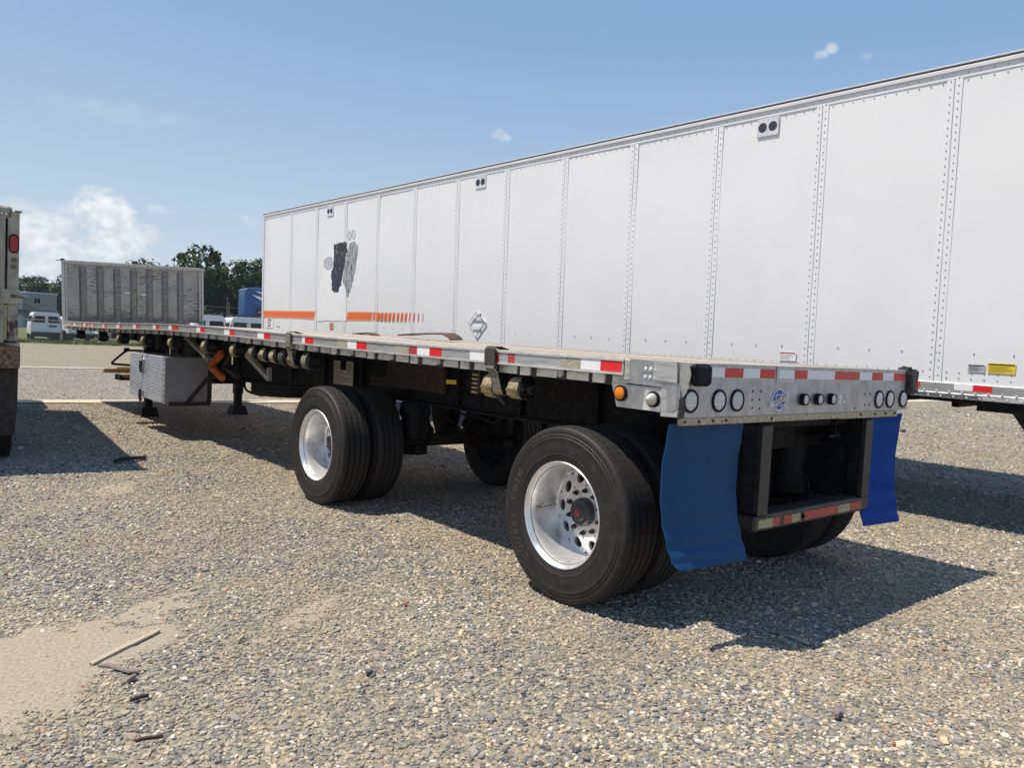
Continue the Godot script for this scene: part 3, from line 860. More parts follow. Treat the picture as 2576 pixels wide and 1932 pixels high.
func build_white_trailer() -> void:
	var t := thing("box_trailer", "long white riveted box trailer with an orange stripe, parked beyond the flatbed", "trailer")
	var zl := Vector3(-0.0057, -0.004, 1.0).normalized()
	var yl := Vector3(-0.0218, 1.0, 0.004).normalized()
	var xl := yl.cross(zl).normalized()
	zl = xl.cross(yl).normalized()
	var o := Vector3(3.0364 - 0.0057 * 8.0, 2.5, -14.083 + 8.0) - yl * 2.5
	t.transform = Transform3D(Basis(xl, yl, zl), o)
	var seams := []
	for k in 13: seams.append(1.2192 * (k + 1))
	# closed body behind the side skin
	var s := mb()
	bb(s, 0.03, 2.56, 1.24, 4.06, WT0 + 0.05 - 8.0, WT1 - 8.05)
	obj("body", s, M.strip_white, t)
	s = mb()
	bb(s, 0.0, 2.59, 4.085, 4.112, WT0 - 8.0, WT1 - 8.0, 0.01)
	obj("roof", s, M.rail_white, t)
	# side panels, each very slightly bowed
	var edges := [-0.19]
	edges.append_array(seams)
	edges[13] = 15.75
	for k in edges.size() - 1:
		var s0: float = edges[k]
		var s1: float = edges[k + 1]
		s = mb()
		var nx := 6
		var ny := 12
		var bow := 0.001 + 0.002 * rng.randf()
		var ph := rng.randf() * 9.0
		var grid := []
		for j in ny + 1:
			for i in nx + 1:
				var u := float(i) / nx
				var v := float(j) / ny
				var out := bow * sin(u * PI) * (0.6 + 0.4 * sin(v * PI)) + 0.004 * sin(v * PI) + 0.002 * sin(v * 7.0 + ph + u * 2.0)
				grid.append(Vector3(-out + 0.004, lerpf(1.352, 4.03, v), lerpf(s0, s1, u) - 8.0))
		for j in ny:
			for i in nx:
				var a := j * (nx + 1) + i
				quad(s, grid[a], grid[a + nx + 1], grid[a + nx + 2], grid[a + 1], 1)
		obj("side_panel", s, M.panel_white, t)
	# far side, ends
	slab("far_side_panel", M.panel_white, t, -0.2, 15.75, 1.35, 4.04, -2.585, -2.565)
	slab("end_wall", M.panel_white, t, WT0 + 0.02, WT0 + 0.045, 1.3, 4.05, -2.55, -0.04)
	slab("rear_door", M.panel_white, t, WT1 - 0.045, WT1 - 0.02, 1.3, 4.05, -1.29, -0.05)
	slab("rear_door", M.panel_white, t, WT1 - 0.045, WT1 - 0.02, 1.3, 4.05, -2.54, -1.3)
	# rails and corner posts
	slab("corner_post", M.rail_white, t, WT0, -0.19, 1.22, 4.083, -0.04, 0.014, 0.012)
	slab("corner_post", M.rail_white, t, 15.75, WT1, 1.22, 4.083, -0.04, 0.014, 0.012)
	slab("top_rail", M.rail_white, t, WT0, WT1, 4.043, 4.084, -0.02, 0.022, 0.008)
	slab("top_rail_groove", M.rail_dark, t, WT0 + 0.01, WT1 - 0.01, 4.0845, 4.102, -0.02, 0.012)
	slab("top_rail_lip", M.rail_white, t, WT0, WT1, 4.1025, 4.116, -0.03, 0.02, 0.004)
	slab("top_flange", M.panel_white, t, -0.18, 15.74, 3.99, 4.0425, -0.02, 0.005)
	s = mb()
	var sr := mb() # rivets
	for k in seams.size():
		var c: float = seams[k]
		for sd in [-1.0, 1.0]:
			var ss := mb()
			bb(ss, -0.004, 0.0, 1.355, 4.04, c + sd * 0.034 - 0.03 - 8.0, c + sd * 0.034 + 0.03 - 8.0, 0.001)
			obj("seam_strip", ss, M.strip_white, t)
			var y := 1.40
			while y < 4.02:
				dome(sr, Vector3(-0.004, y + (0.02 if sd > 0 else 0.0), c + sd * 0.034 - 8.0), Vector3(-1, 0, 0), 0.0078, 0.0045)
				y += 0.066
	var z := -0.1
	while z < 15.7:
		var on_seam := false
		for c in seams: on_seam = on_seam or absf(z - c) < 0.08
		if not on_seam:
			dome(sr, Vector3(-0.005, 4.025, z - 8.0), Vector3(-1, 0, 0), 0.007, 0.004)
			dome(sr, Vector3(0.0, 3.962, z - 8.0), Vector3(-1, 0, 0), 0.007, 0.004)
			dome(sr, Vector3(0.001, 1.45, z - 8.0), Vector3(-1, 0, 0), 0.007, 0.005)
			if z > 14.6: dome(sr, Vector3(0.001, 1.40, z - 8.0), Vector3(-1, 0, 0), 0.007, 0.005)
		z += 0.1016
	z = 0.0
	while z < 15.7:
		dome(sr, Vector3(-0.0005, 1.617, z - 8.0), Vector3(-1, 0, 0), 0.008, 0.006)
		z += 0.305
	var y := 1.4
	while y < 4.0:
		dome(sr, Vector3(-0.001, y, -0.054 - 8.0), Vector3(-1, 0, 0), 0.007, 0.005)
		dome(sr, Vector3(-0.001, y + 0.03, -0.09 - 8.0), Vector3(-1, 0, 0), 0.007, 0.005)
		y += 0.07
	tag(obj("rivet", sr, M.rivet_grey, t), "", "", "", "stuff")
	slab("bottom_rail", M.alu_rail, t, WT0, WT1, 1.276, 1.357, -0.03, 0.016, 0.004)
	slab("bottom_rail_lower_flange", M.alu_rail, t, WT0, WT1, 1.222, 1.274, -0.03, 0.008, 0.003)
	slab("bottom_rail_bead", M.rail_white, t, WT0, WT1, 1.256, 1.27, 0.007, 0.02, 0.004)
	slab("rail_doubler", M.alu_bright, t, 15.04, 15.84, 1.224, 1.275, 0.01, 0.024, 0.003)
	s = mb()
	z = 13.2
	while z < 15.8:
		dome(s, Vector3(-0.024, 1.281, z - 8.0), Vector3(-1, 0, 0), 0.012, 0.009, 8)
		dome(s, Vector3(-0.026, 1.238, z + 0.04 - 8.0), Vector3(-1, 0, 0), 0.012, 0.009, 8)
		z += 0.105
	tag(obj("bolt_head", s, M.alu_bright, t), "", "", "", "stuff")
	# tape on the bottom rail
	z = 0.85
	while z < 15.5:
		slab("reflective_tape", M.tape_white, t, z - 0.15, z, 1.297, 1.35, 0.0165, 0.0175)
		slab("reflective_tape", M.tape_red, t, z + 0.003, z + 0.15, 1.297, 1.35, 0.0165, 0.0175)
		z += 0.588
	# under the floor
	s = mb()
	bb(s, 0.02, 2.57, 1.19, 1.225, WT0 - 7.95, WT1 - 8.05)
	obj("floor", s, M.frame_black, t)
	for k in 26:
		box_obj("crossmember", M.frame_black, t, 0.25, 2.35, 1.13, 1.189, -8.0 + 0.3 + k * 0.6, -8.0 + 0.36 + k * 0.6)
	for x in [0.85, 1.65]:
		box_obj("slider_rail", M.frame_black, t, x, x + 0.09, 0.98, 1.129, 8.4 - 8.0, 13.2 - 8.0)
	# bumper frame at the rear
	slab("bumper_bracket", M.frame_black, t, 14.98, 15.83, 1.13, 1.188, -0.4, -0.05)
	s = mb()
	var pb := poly([[15.17 - 8.0, 1.13], [15.34 - 8.0, 1.13], [15.78 - 8.0, 0.50], [15.62 - 8.0, 0.50]])
	prism(s, pb, 0.06, Transform3D(Basis(Vector3(0, 0, 1), Vector3(0, 1, 0), Vector3(-1, 0, 0)), Vector3(0.35, 0, 0)))
	obj("bumper_brace", s, M.frame_worn, t)
	s = mb()
	prism(s, pb, 0.06, Transform3D(Basis(Vector3(0, 0, 1), Vector3(0, 1, 0), Vector3(-1, 0, 0)), Vector3(2.3, 0, 0)))
	obj("bumper_brace", s, M.frame_worn, t)
	slab("rear_bumper", M.frame_worn, t, 15.7, 15.8, 0.45, 0.55, -2.5, -0.1, 0.01)
	for x in [0.62, 1.9]:
		var l := node("landing_leg", t, Vector3(x, 0, 2.6 - 8.0))
		box_obj("outer_tube", M.frame_black, l, -0.07, 0.07, 0.5, 1.19, -0.07, 0.07)
		box_obj("inner_tube", M.frame_black, l, -0.05, 0.05, 0.1, 0.499, -0.05, 0.05)
		box_obj("foot", M.frame_black, l, -0.13, 0.13, 0.06, 0.1, -0.13, 0.13)
	for z2 in [10.4, 11.65]:
		s = mb()
		rod(s, Vector3(0.3, 0.52, z2 - 8.0), Vector3(2.3, 0.52, z2 - 8.0), 0.07)
		obj("axle", s, M.rust_brown, t)
		for x in [0.17, 0.52, 2.07, 2.42]:
			var w := node("wheel", t, Vector3(x, 0.56 - 0.03 * 0, z2 - 8.0))
			inst("tyre", tyre_mesh(), M.tyre_side, w)
			s = mb()
			lathe(s, [[-0.1, 0.02], [-0.1, 0.285, 1], [0.1, 0.285, 1], [0.1, 0.02]], Transform3D(Basis(Vector3(0, 1, 0), Vector3(1, 0, 0), Vector3(0, 0, -1)), Vector3.ZERO), 24)
			obj("rim", s, M.rim_alu, w)
	# vents under the top rail
	for c in [3.02, 7.91, 12.81]:
		var v := node("vent", t)
		slab("vent_plate", M.rail_white, v, c - 0.127, c + 0.127, 3.79, 3.975, 0.001, 0.012, 0.003)
		for d in [-0.06, 0.06]:
			s = mb()
			rod(s, Vector3(-0.010, 3.885, c + d - 8.0), Vector3(-0.0135, 3.885, c + d - 8.0), 0.05, 24)
			obj("vent_hole", s, M.vent_mesh, v)
		s = mb()
		for i in 5:
			for yy in [3.8, 3.965]:
				dome(s, Vector3(-0.012, yy, c - 0.112 + i * 0.056 - 8.0), Vector3(-1, 0, 0), 0.006, 0.004)
		tag(obj("rivet", s, M.rivet_grey, v), "", "", "", "stuff")
	# orange stripe, solid and then breaking up into bars
	side_poly("stripe_edge", M.print_cream, t, [[-0.19, 1.905], [2.475, 1.905], [2.41, 1.735], [-0.19, 1.735]], 0.0052, 0.0006)
	side_poly("orange_stripe", M.print_orange, t, [[-0.19, 1.881], [2.45, 1.881], [2.405, 1.757], [-0.19, 1.757]], 0.0060, 0.0006)
	side_poly("stripe_line", M.print_orange, t, [[-0.19, 1.898], [2.466, 1.898], [2.462, 1.886], [-0.19, 1.886]], 0.0060, 0.0006)
	side_poly("stripe_line", M.print_orange, t, [[-0.19, 1.752], [2.4, 1.752], [2.396, 1.742], [-0.19, 1.742]], 0.0060, 0.0006)
	side_poly("stripe_edge", M.print_cream, t, [[3.835, 1.905], [4.785, 1.905], [4.725, 1.735], [3.775, 1.735]], 0.0052, 0.0006)
	side_poly("orange_stripe", M.print_orange, t, [[3.835, 1.881], [4.76, 1.881], [4.72, 1.757], [3.79, 1.757]], 0.0060, 0.0006)
	side_poly("stripe_line", M.print_orange, t, [[3.842, 1.898], [4.775, 1.898], [4.771, 1.886], [3.838, 1.886]], 0.0060, 0.0006)
	side_poly("stripe_line", M.print_orange, t, [[3.785, 1.752], [4.722, 1.752], [4.718, 1.742], [3.78, 1.742]], 0.0060, 0.0006)
	var bars := [[4.79, 4.867], [4.899, 5.012], [5.044, 5.146], [5.187, 5.282], [5.328, 5.415], [5.467, 5.543], [5.61, 5.679], [5.744, 5.807], [5.871, 5.93], [6.011, 6.054], [6.139, 6.18], [6.286, 6.308], [6.43, 6.442]]
	for b in bars:
		side_poly("stripe_bar", M.print_orange, t, [[b[0] + 0.01, 1.881], [b[1] + 0.01, 1.881], [b[1] - 0.012, 1.757], [b[0] - 0.012, 1.757]], 0.0060, 0.0006)
		side_poly("stripe_bar", M.print_orange, t, [[b[0] + 0.016, 1.898], [b[1] + 0.016, 1.898], [b[1] + 0.013, 1.886], [b[0] + 0.013, 1.886]], 0.0060, 0.0006)
		side_poly("stripe_bar", M.print_orange, t, [[b[0] - 0.015, 1.752], [b[1] - 0.015, 1.752], [b[1] - 0.017, 1.742], [b[0] - 0.017, 1.742]], 0.0060, 0.0006)
	side_poly("orange_marker", M.print_orange_faded, t, [[3.1, 1.676], [3.245, 1.676], [3.245, 1.545], [3.1, 1.545]], 0.0072, 0.0006)
	# lettering
	var facing := Basis(Vector3(0, 0, 1), Vector3(0, 1, 0), Vector3(-1, 0, 0))
	side_poly("number_plate", M.buffed_white, t, [[-0.02, 1.72], [0.345, 1.72], [0.345, 1.51], [-0.02, 1.51]], 0.005, 0.0006)
	inst("lettering", text_mesh("53'", 0.24, 0.002), M.print_black, t, Transform3D(facing * Basis.from_scale(Vector3(0.66, 1.0, 1.0)), Vector3(-0.0068, 1.617, 0.15 - 8.0)))
	side_poly("small_marking", M.print_grey, t, [[0.496, 1.562], [0.714, 1.562], [0.714, 1.537], [0.496, 1.537]], 0.005, 0.0006)
	# buffed and sprayed-over area
	side_poly("buffed_patch", M.buffed_white, t, ragged([[2.93, 3.2], [3.72, 3.2], [3.78, 1.72], [2.54, 1.70], [2.56, 2.2]], 0.2, 0.012, 3.0), 0.0060, 0.0006)
	side_poly("spray_paint_patch", M.spray_dark, t, ragged([[3.2, 3.21], [3.45, 3.24], [3.71, 3.24], [3.745, 3.1], [3.67, 2.8], [3.62, 2.65], [3.545, 2.45], [3.44, 2.285], [3.28, 2.27], [3.17, 2.31], [3.125, 2.6], [3.2, 2.85], [3.23, 3.0]], 0.03, 0.026, 11.0), 0.0072, 0.0006)
	side_poly("spray_paint_patch", M.spray_grey, t, ragged([[3.83, 3.18], [3.92, 3.225], [4.05, 3.225], [4.165, 3.15], [4.15, 3.0], [4.09, 2.75], [4.01, 2.5], [3.92, 2.33], [3.84, 2.2], [3.79, 2.17], [3.74, 2.3], [3.61, 2.49], [3.65, 2.75], [3.76, 3.02]], 0.03, 0.02, 31.0), 0.0072, 0.0006)
	side_poly("spray_paint_patch", M.spray_light, t, ragged(ellipse(2.99, 2.86, 0.21, 0.135), 0.03, 0.016, 51.0), 0.0067, 0.0006)
	for q in [[3.83, 3.36, 0.065, 0.085], [3.985, 3.37, 0.065, 0.085]]:
		s = mb()
		var po := PackedVector2Array()
		var pi := PackedVector2Array()
		for i in 20:
			var a := TAU * i / 20.0
			po.append(Vector2(q[0] - 8.0 + cos(a) * q[2], q[1] + sin(a) * q[3]))
			pi.append(Vector2(q[0] - 8.0 + cos(a) * (q[2] - 0.018), q[1] + sin(a) * (q[3] - 0.02)))
		ring_poly(s, po, pi, 0.001, Transform3D(facing, Vector3(-0.0066, 0, 0)))
		obj("spray_ring", s, M.spray_faint, t)
	# hinged placard frame
	var pf := node("placard_holder", t)
	s = mb()
	var corners := [Vector3(-0.02, 1.934, -0.06), Vector3(-0.02, 1.77, 0.16), Vector3(-0.02, 1.546, -0.07), Vector3(-0.02, 1.75, -0.27)]
	for k in 4: bar(s, corners[k], corners[(k + 1) % 4], 0.012, 0.014, Vector3(-1, 0, 0))
	bar(s, Vector3(-0.021, 1.826, -0.18), Vector3(-0.021, 1.83, 0.06), 0.014, 0.014, Vector3(-1, 0, 0))
	bar(s, Vector3(-0.021, 1.688, -0.19), Vector3(-0.021, 1.69, 0.03), 0.014, 0.014, Vector3(-1, 0, 0))
	obj("frame", s, M.rail_white, pf)
	s = mb()
	bar(s, Vector3(-0.024, 1.86, 0.03), Vector3(-0.024, 1.9, 0.035), 0.02, 0.012, Vector3(-1, 0, 0))
	bar(s, Vector3(-0.024, 1.775, 0.145), Vector3(-0.024, 1.57, -0.045), 0.006, 0.01, Vector3(-1, 0, 0))
	obj("clip", s, M.hub_grey, pf)
	# stickers near the rear
	sticker(t, "warning_label", M.print_grey, M.print_black, M.print_black, 14.907, 15.041, 1.462, 1.528, 5)
	sticker(t, "warning_label", M.print_yellow, M.print_yellow_dark, M.print_black, 15.062, 15.272, 1.462, 1.548, 6)
	sticker(t, "warning_label", M.buffed_white, M.print_grey, M.print_red, 13.1, 13.285, 1.462, 1.556, 6)

func sticker(t: Node, called: String, base: Material, ink: Material, head: Material, s0: float, s1: float, y0: float, y1: float, lines: int) -> void:
	var n := node(called, t)
	slab("sheet", base, n, s0, s1, y0, y1, 0.004, 0.006)
	var h := y1 - y0
	var s := mb()
	bb(s, -0.0072, -0.0061, y1 - h * 0.2, y1 - h * 0.08, s0 + 0.006 - 8.0, s1 - 0.006 - 8.0)
	obj("heading", s, head, n)
	s = mb()
	for k in lines:
		var y := y1 - h * (0.3 + 0.62 * k / lines)
		bb(s, -0.0072, -0.0061, y - h * 0.03, y, s0 + 0.01 - 8.0, lerpf(s0, s1, 0.55 + 0.4 * rng.randf()) - 8.0)
	obj("print", s, ink, n)

# ---------------------------------------------------------------- flatbed trailer
func deck(z: float) -> float: # top of the deck: cambered upwards between axles and landing gear
	return 1.432 + 0.072 * exp(-pow((z + 6.6) / 3.7, 2.0)) + 0.03 * smoothstep(-8.0, -13.0, z)

func run(s: SurfaceTool, x0: float, x1: float, d0: float, d1: float, z0: float, z1: float, step := 0.5) -> void: # a long bar that follows the camber
	var n := maxi(1, int(ceil(absf(z1 - z0) / step)))
	for k in n:
		var a := lerpf(z0, z1, float(k) / n)
		var b := lerpf(z0, z1, float(k + 1) / n)
		var ya := deck(a)
		var yb := deck(b)
		# top, bottom, sides
		quad(s, Vector3(x0, ya + d1, a), Vector3(x0, yb + d1, b), Vector3(x1, yb + d1, b), Vector3(x1, ya + d1, a))
		quad(s, Vector3(x0, ya + d0, a), Vector3(x1, ya + d0, a), Vector3(x1, yb + d0, b), Vector3(x0, yb + d0, b))
		quad(s, Vector3(x0, ya + d0, a), Vector3(x0, yb + d0, b), Vector3(x0, yb + d1, b), Vector3(x0, ya + d1, a))
		quad(s, Vector3(x1, ya + d0, a), Vector3(x1, ya + d1, a), Vector3(x1, yb + d1, b), Vector3(x1, yb + d0, b))
		if k == 0: quad(s, Vector3(x0, ya + d0, a), Vector3(x0, ya + d1, a), Vector3(x1, ya + d1, a), Vector3(x1, ya + d0, a))
		if k == n - 1: quad(s, Vector3(x0, yb + d0, b), Vector3(x1, yb + d0, b), Vector3(x1, yb + d1, b), Vector3(x0, yb + d1, b))

func run_obj(called: String, m: Material, t: Node, x0: float, x1: float, d0: float, d1: float, z0: float, z1: float) -> MeshInstance3D:
	var s := mb()
	run(s, minf(x0, x1), maxf(x0, x1), d0, d1, minf(z0, z1), maxf(z0, z1))
	return obj(called, s, m, t)

var shared := {}

func tyre_mesh() -> ArrayMesh:
	if shared.has("tyre"): return shared.tyre
	var p := [[-0.10, 0.283], [-0.122, 0.298, 1], [-0.132, 0.322], [-0.1365, 0.345], [-0.1385, 0.3485, 1], [-0.1385, 0.353, 1], [-0.1375, 0.357, 1], [-0.14, 0.385], [-0.14, 0.41], [-0.1365, 0.44], [-0.138, 0.4425, 1], [-0.137, 0.447, 1], [-0.1335, 0.45, 1], [-0.1325, 0.458], [-0.134, 0.4605, 1], [-0.133, 0.4645, 1], [-0.13, 0.4675, 1], [-0.127, 0.482], [-0.128, 0.485, 1], [-0.124, 0.497, 1], [-0.114, 0.5075], [-0.085, 0.511]]
	for g in [-0.078, -0.027, 0.027, 0.078]:
		p.append([g - 0.006, 0.512, 1])
		p.append([g - 0.0035, 0.499, 1])
		p.append([g + 0.0035, 0.499, 1])
		p.append([g + 0.006, 0.512, 1])
	var left := p.slice(0, 22)
	for k in 22:
		var q: Array = left[21 - k]
		var r := [-q[0], q[1]]
		if q.size() > 2: r.append(1)
		p.append(r)
	var s := mb()
	lathe(s, p, Transform3D(Basis(Vector3(0, 1, 0), Vector3(1, 0, 0), Vector3(0, 0, -1)), Vector3.ZERO), 72)
	shared.tyre = mesh_of(s)
	return shared.tyre

func rim_mesh() -> ArrayMesh: # x points into the trailer; outer flange at x = -0.125
	if shared.has("rim"): return shared.rim
	var s := mb()
	var ax := Transform3D(Basis(Vector3(0, 1, 0), Vector3(1, 0, 0), Vector3(0, 0, -1)), Vector3.ZERO)
	# barrel seen from outside: profile runs inwards so that its faces look at the axis
	lathe(s, [[0.12, 0.300], [0.112, 0.262, 1], [0.106, 0.256, 1], [0.09, 0.264, 1], [0.02, 0.272], [-0.06, 0.275], [-0.095, 0.281], [-0.118, 0.293], [-0.131, 0.301, 1], [-0.134, 0.307, 1], [-0.130, 0.3105, 1], [-0.12, 0.308, 1], [-0.116, 0.296, 1]], ax, 72)
	# disc with ten hand holes
	var n := 10
	var hr := 0.034
	var r0 := 0.152
	var r1 := 0.256
	for k in n:
		var mid := TAU * (k + 0.5) / n
		var half := PI / n
		var prev := []
		for i in 25:
			var a := TAU * i / 24.0
			var d := Vector2(cos(a), sin(a))
			# local frame: u along the circle (arc length at 0.2), v outwards from 0.2
			var lim_u := half * 0.2
			var t := 1e9
			if absf(d.x) > 1e-6: t = minf(t, lim_u / absf(d.x))
			if d.y > 1e-6: t = minf(t, (r1 - 0.205) / d.y)
			if d.y < -1e-6: t = minf(t, (0.205 - r0) / -d.y)
			var outp := d * t
			var inp := d * hr
			var row := []
			for q in [outp, inp]:
				var rr: float = 0.205 + q.y
				var th: float = mid + q.x / 0.2
				row.append(Vector3(disc_x(rr), cos(th) * rr, sin(th) * rr))
			row.append(row[1] + Vector3(0.022, 0, 0))
			if i:
				quad(s, prev[0], row[0], row[1], prev[1], 60)
				quad(s, prev[1], row[1], row[2], prev[2], 61)
			prev = row
	lathe(s, [[disc_x(0.256), 0.256], [disc_x(0.262) + 0.006, 0.264]], ax, 72, 70)
	lathe(s, [[disc_x(0.06) , 0.055], [disc_x(0.06), 0.12], [disc_x(0.152), 0.152]], ax, 40, 80)
	shared.rim = mesh_of(s)
	return shared.rim

func disc_x(r: float) -> float: # dished: hub face stands further out than the rim edge of the disc
	return 0.07 + 0.032 * smoothstep(0.14, 0.25, r)

func make_wheel(t: Node, at: Vector3, outer: bool, right := false, words := "") -> Node3D:
	var w := node("wheel", t, at)
	if right: w.rotation.y = PI
	w.rotation.x = rng.randf() * TAU if words == "" else 0.0
	if right: w.rotation.x = rng.randf() * 0.5
	inst("tyre", tyre_mesh(), M.tyre_side, w)
	inst("tread", tread_mesh(), M.tyre_tread, w)
	if outer:
		inst("rim", rim_mesh(), M.rim_alu, w)
		var off := Transform3D(Basis(), Vector3(0.018, 0, 0))
		inst("hub", hub_mesh(), M.hub_grey, w, off)
		inst("hub_cap", cap_mesh(), M.hub_red, w, off)
		inst("lug_nut", lug_mesh(), M.rust_brown, w)
		inst("back_plate", back_mesh(), M.black_void, w)
	else:
		inst("rim", back_rim_mesh(), M.hub_grey, w)
	return w

func tread_mesh() -> ArrayMesh: # worn ribs over the crown, with short sipes cut across them
	if shared.has("tread"): return shared.tread
	var s := mb()
	var edges := [-0.112, -0.0855, -0.071, -0.0345, -0.0195, 0.0195, 0.0345, 0.071, 0.0855, 0.112]
	var n := 64
	for k in range(0, 10, 2):
		for i in n:
			var a0 := TAU * (i + 0.025) / n
			var a1 := TAU * (i + 0.975) / n
			var x0: float = edges[k]
			var x1: float = edges[k + 1]
			var c := []
			for q in [[x0, a0, 0.505], [x0, a1, 0.505], [x1, a1, 0.505], [x1, a0, 0.505], [x0, a0, 0.5145], [x0, a1, 0.5145], [x1, a1, 0.5145], [x1, a0, 0.5145]]:
				var r: float = q[2] - (0.0035 if absf(q[0]) > 0.11 and q[2] > 0.51 else 0.0)
				c.append(Vector3(q[0], sin(q[1]) * r, cos(q[1]) * r))
			quad(s, c[4], c[5], c[6], c[7])
			quad(s, c[0], c[4], c[7], c[3])
			quad(s, c[1], c[2], c[6], c[5])
			quad(s, c[0], c[1], c[5], c[4])
			quad(s, c[3], c[7], c[6], c[2])
	shared.tread = mesh_of(s)
	return shared.tread

func x_axis(at := Vector3.ZERO) -> Transform3D: # lathe axis along +x
	return Transform3D(Basis(Vector3(0, 1, 0), Vector3(1, 0, 0), Vector3(0, 0, -1)), at)

func hub_mesh() -> ArrayMesh:
	if shared.has("hub"): return shared.hub
	var s := mb()
	lathe(s, [[-0.012, 0.0], [-0.012, 0.04, 1], [-0.008, 0.046, 1], [0.0, 0.05, 1], [0.004, 0.072, 1], [0.012, 0.078], [0.02, 0.082, 1], [0.07, 0.088], [0.075, 0.1]], x_axis(), 32)
	for i in 6:
		var a := TAU * i / 6.0
		dome(s, Vector3(0.005, cos(a) * 0.063, sin(a) * 0.063), Vector3(-1, 0, 0), 0.007, 0.006)
	shared.hub = mesh_of(s)
	return shared.hub

func cap_mesh() -> ArrayMesh:
	if shared.has("cap"): return shared.cap
	var s := mb()
	lathe(s, [[-0.0155, 0.0], [-0.0155, 0.02, 1], [-0.0125, 0.022]], x_axis(), 24)
	shared.cap = mesh_of(s)
	return shared.cap

func lug_mesh() -> ArrayMesh:
	if shared.has("lug"): return shared.lug
	var s := mb()
	for i in 10:
		var a := TAU * i / 10.0
		var c := Vector3(0.075, cos(a) * 0.126, sin(a) * 0.126)
		rod(s, c, c - Vector3(0.016, 0, 0), 0.017, 6, 0.015)
		rod(s, c - Vector3(0.015, 0, 0), c - Vector3(0.03, 0, 0), 0.01, 8)
	shared.lug = mesh_of(s)
	return shared.lug

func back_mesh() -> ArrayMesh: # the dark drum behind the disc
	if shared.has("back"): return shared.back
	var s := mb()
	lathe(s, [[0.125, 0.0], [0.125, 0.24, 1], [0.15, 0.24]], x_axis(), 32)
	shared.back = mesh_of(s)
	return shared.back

func back_rim_mesh() -> ArrayMesh:
	if shared.has("back_rim"): return shared.back_rim
	var s := mb()
	lathe(s, [[-0.1, 0.02], [-0.1, 0.24, 1], [-0.115, 0.296, 1], [0.115, 0.296, 1], [0.06, 0.262, 1], [0.0, 0.262], [0.0, 0.05]], x_axis(), 32)
	shared.back_rim = mesh_of(s)
	return shared.back_rim

func lettering_on_tyre(w: Node, words: String, r: float, mid: float, size: float) -> void: # raised letters round the sidewall, mid in radians from the top, towards the rear is positive
	var holder := node("sidewall_lettering", w)
	var n := words.length()
	var step := size * 0.86 / r
	for i in n:
		if words[i] == " ": continue
		var a := mid + (i - (n - 1) * 0.5) * step
		var up := Vector3(0, cos(a), sin(a))
		var right := Vector3(0, -sin(a), cos(a))
		inst("letter", text_mesh(words[i], size, 0.0018), M.tyre_letter, holder, Transform3D(Basis(right, up, Vector3(-1, 0, 0)), up * r + Vector3(-0.1408, 0, 0)))

func round_lamp(t: Node, c: Vector3, r: float, chips: bool, proud := 0.006) -> void:
	var l := node("rear_lamp", t, c)
	var s := mb()
	var z := Transform3D(Basis(Vector3(1, 0, 0), Vector3(0, 0, 1), Vector3(0, -1, 0)), Vector3.ZERO)
	lathe(s, [[0.0, r * 1.22], [proud, r * 1.2, 1], [proud + 0.003, r * 1.1], [proud, r * 0.98], [0.001, r * 0.97, 1]], z, 32)
	obj("grommet", s, M.rubber_black, l)
	s = mb()
	lathe(s, [[0.001, r * 0.97], [proud - 0.001, r * 0.95, 1], [proud + 0.001, r * 0.86], [proud + 0.001, 0.0]], z, 32)
	obj("lens", s, M.lens_clear, l)
	s = mb()
	if chips:
		for k in [[0, 1], [6, 0.5], [6, 0.8]]:
			for i in maxi(1, k[0]):
				var a := TAU * (i + (0.5 if k[1] > 0.7 else 0.0)) / maxi(1, k[0])
				var p: Vector3 = Vector3(cos(a), sin(a), 0) * (0.0 if k[0] == 0 else r * k[1] * 0.85) + Vector3(0, 0, proud + 0.001)
				dome(s, p, Vector3(0, 0, 1), r * 0.13, 0.0022, 6)
		obj("diode", s, M.lens_chip, l)

func wobble(pts: Array, amp: float, sd: float) -> Array:
	return pts.map(func(p): return p + Vector3(fnoise.get_noise_2d(p.z * 9.0, sd), fnoise.get_noise_2d(p.y * 9.0 + 4.0, sd), fnoise.get_noise_2d(p.x * 9.0 + 8.0, sd)) * amp)

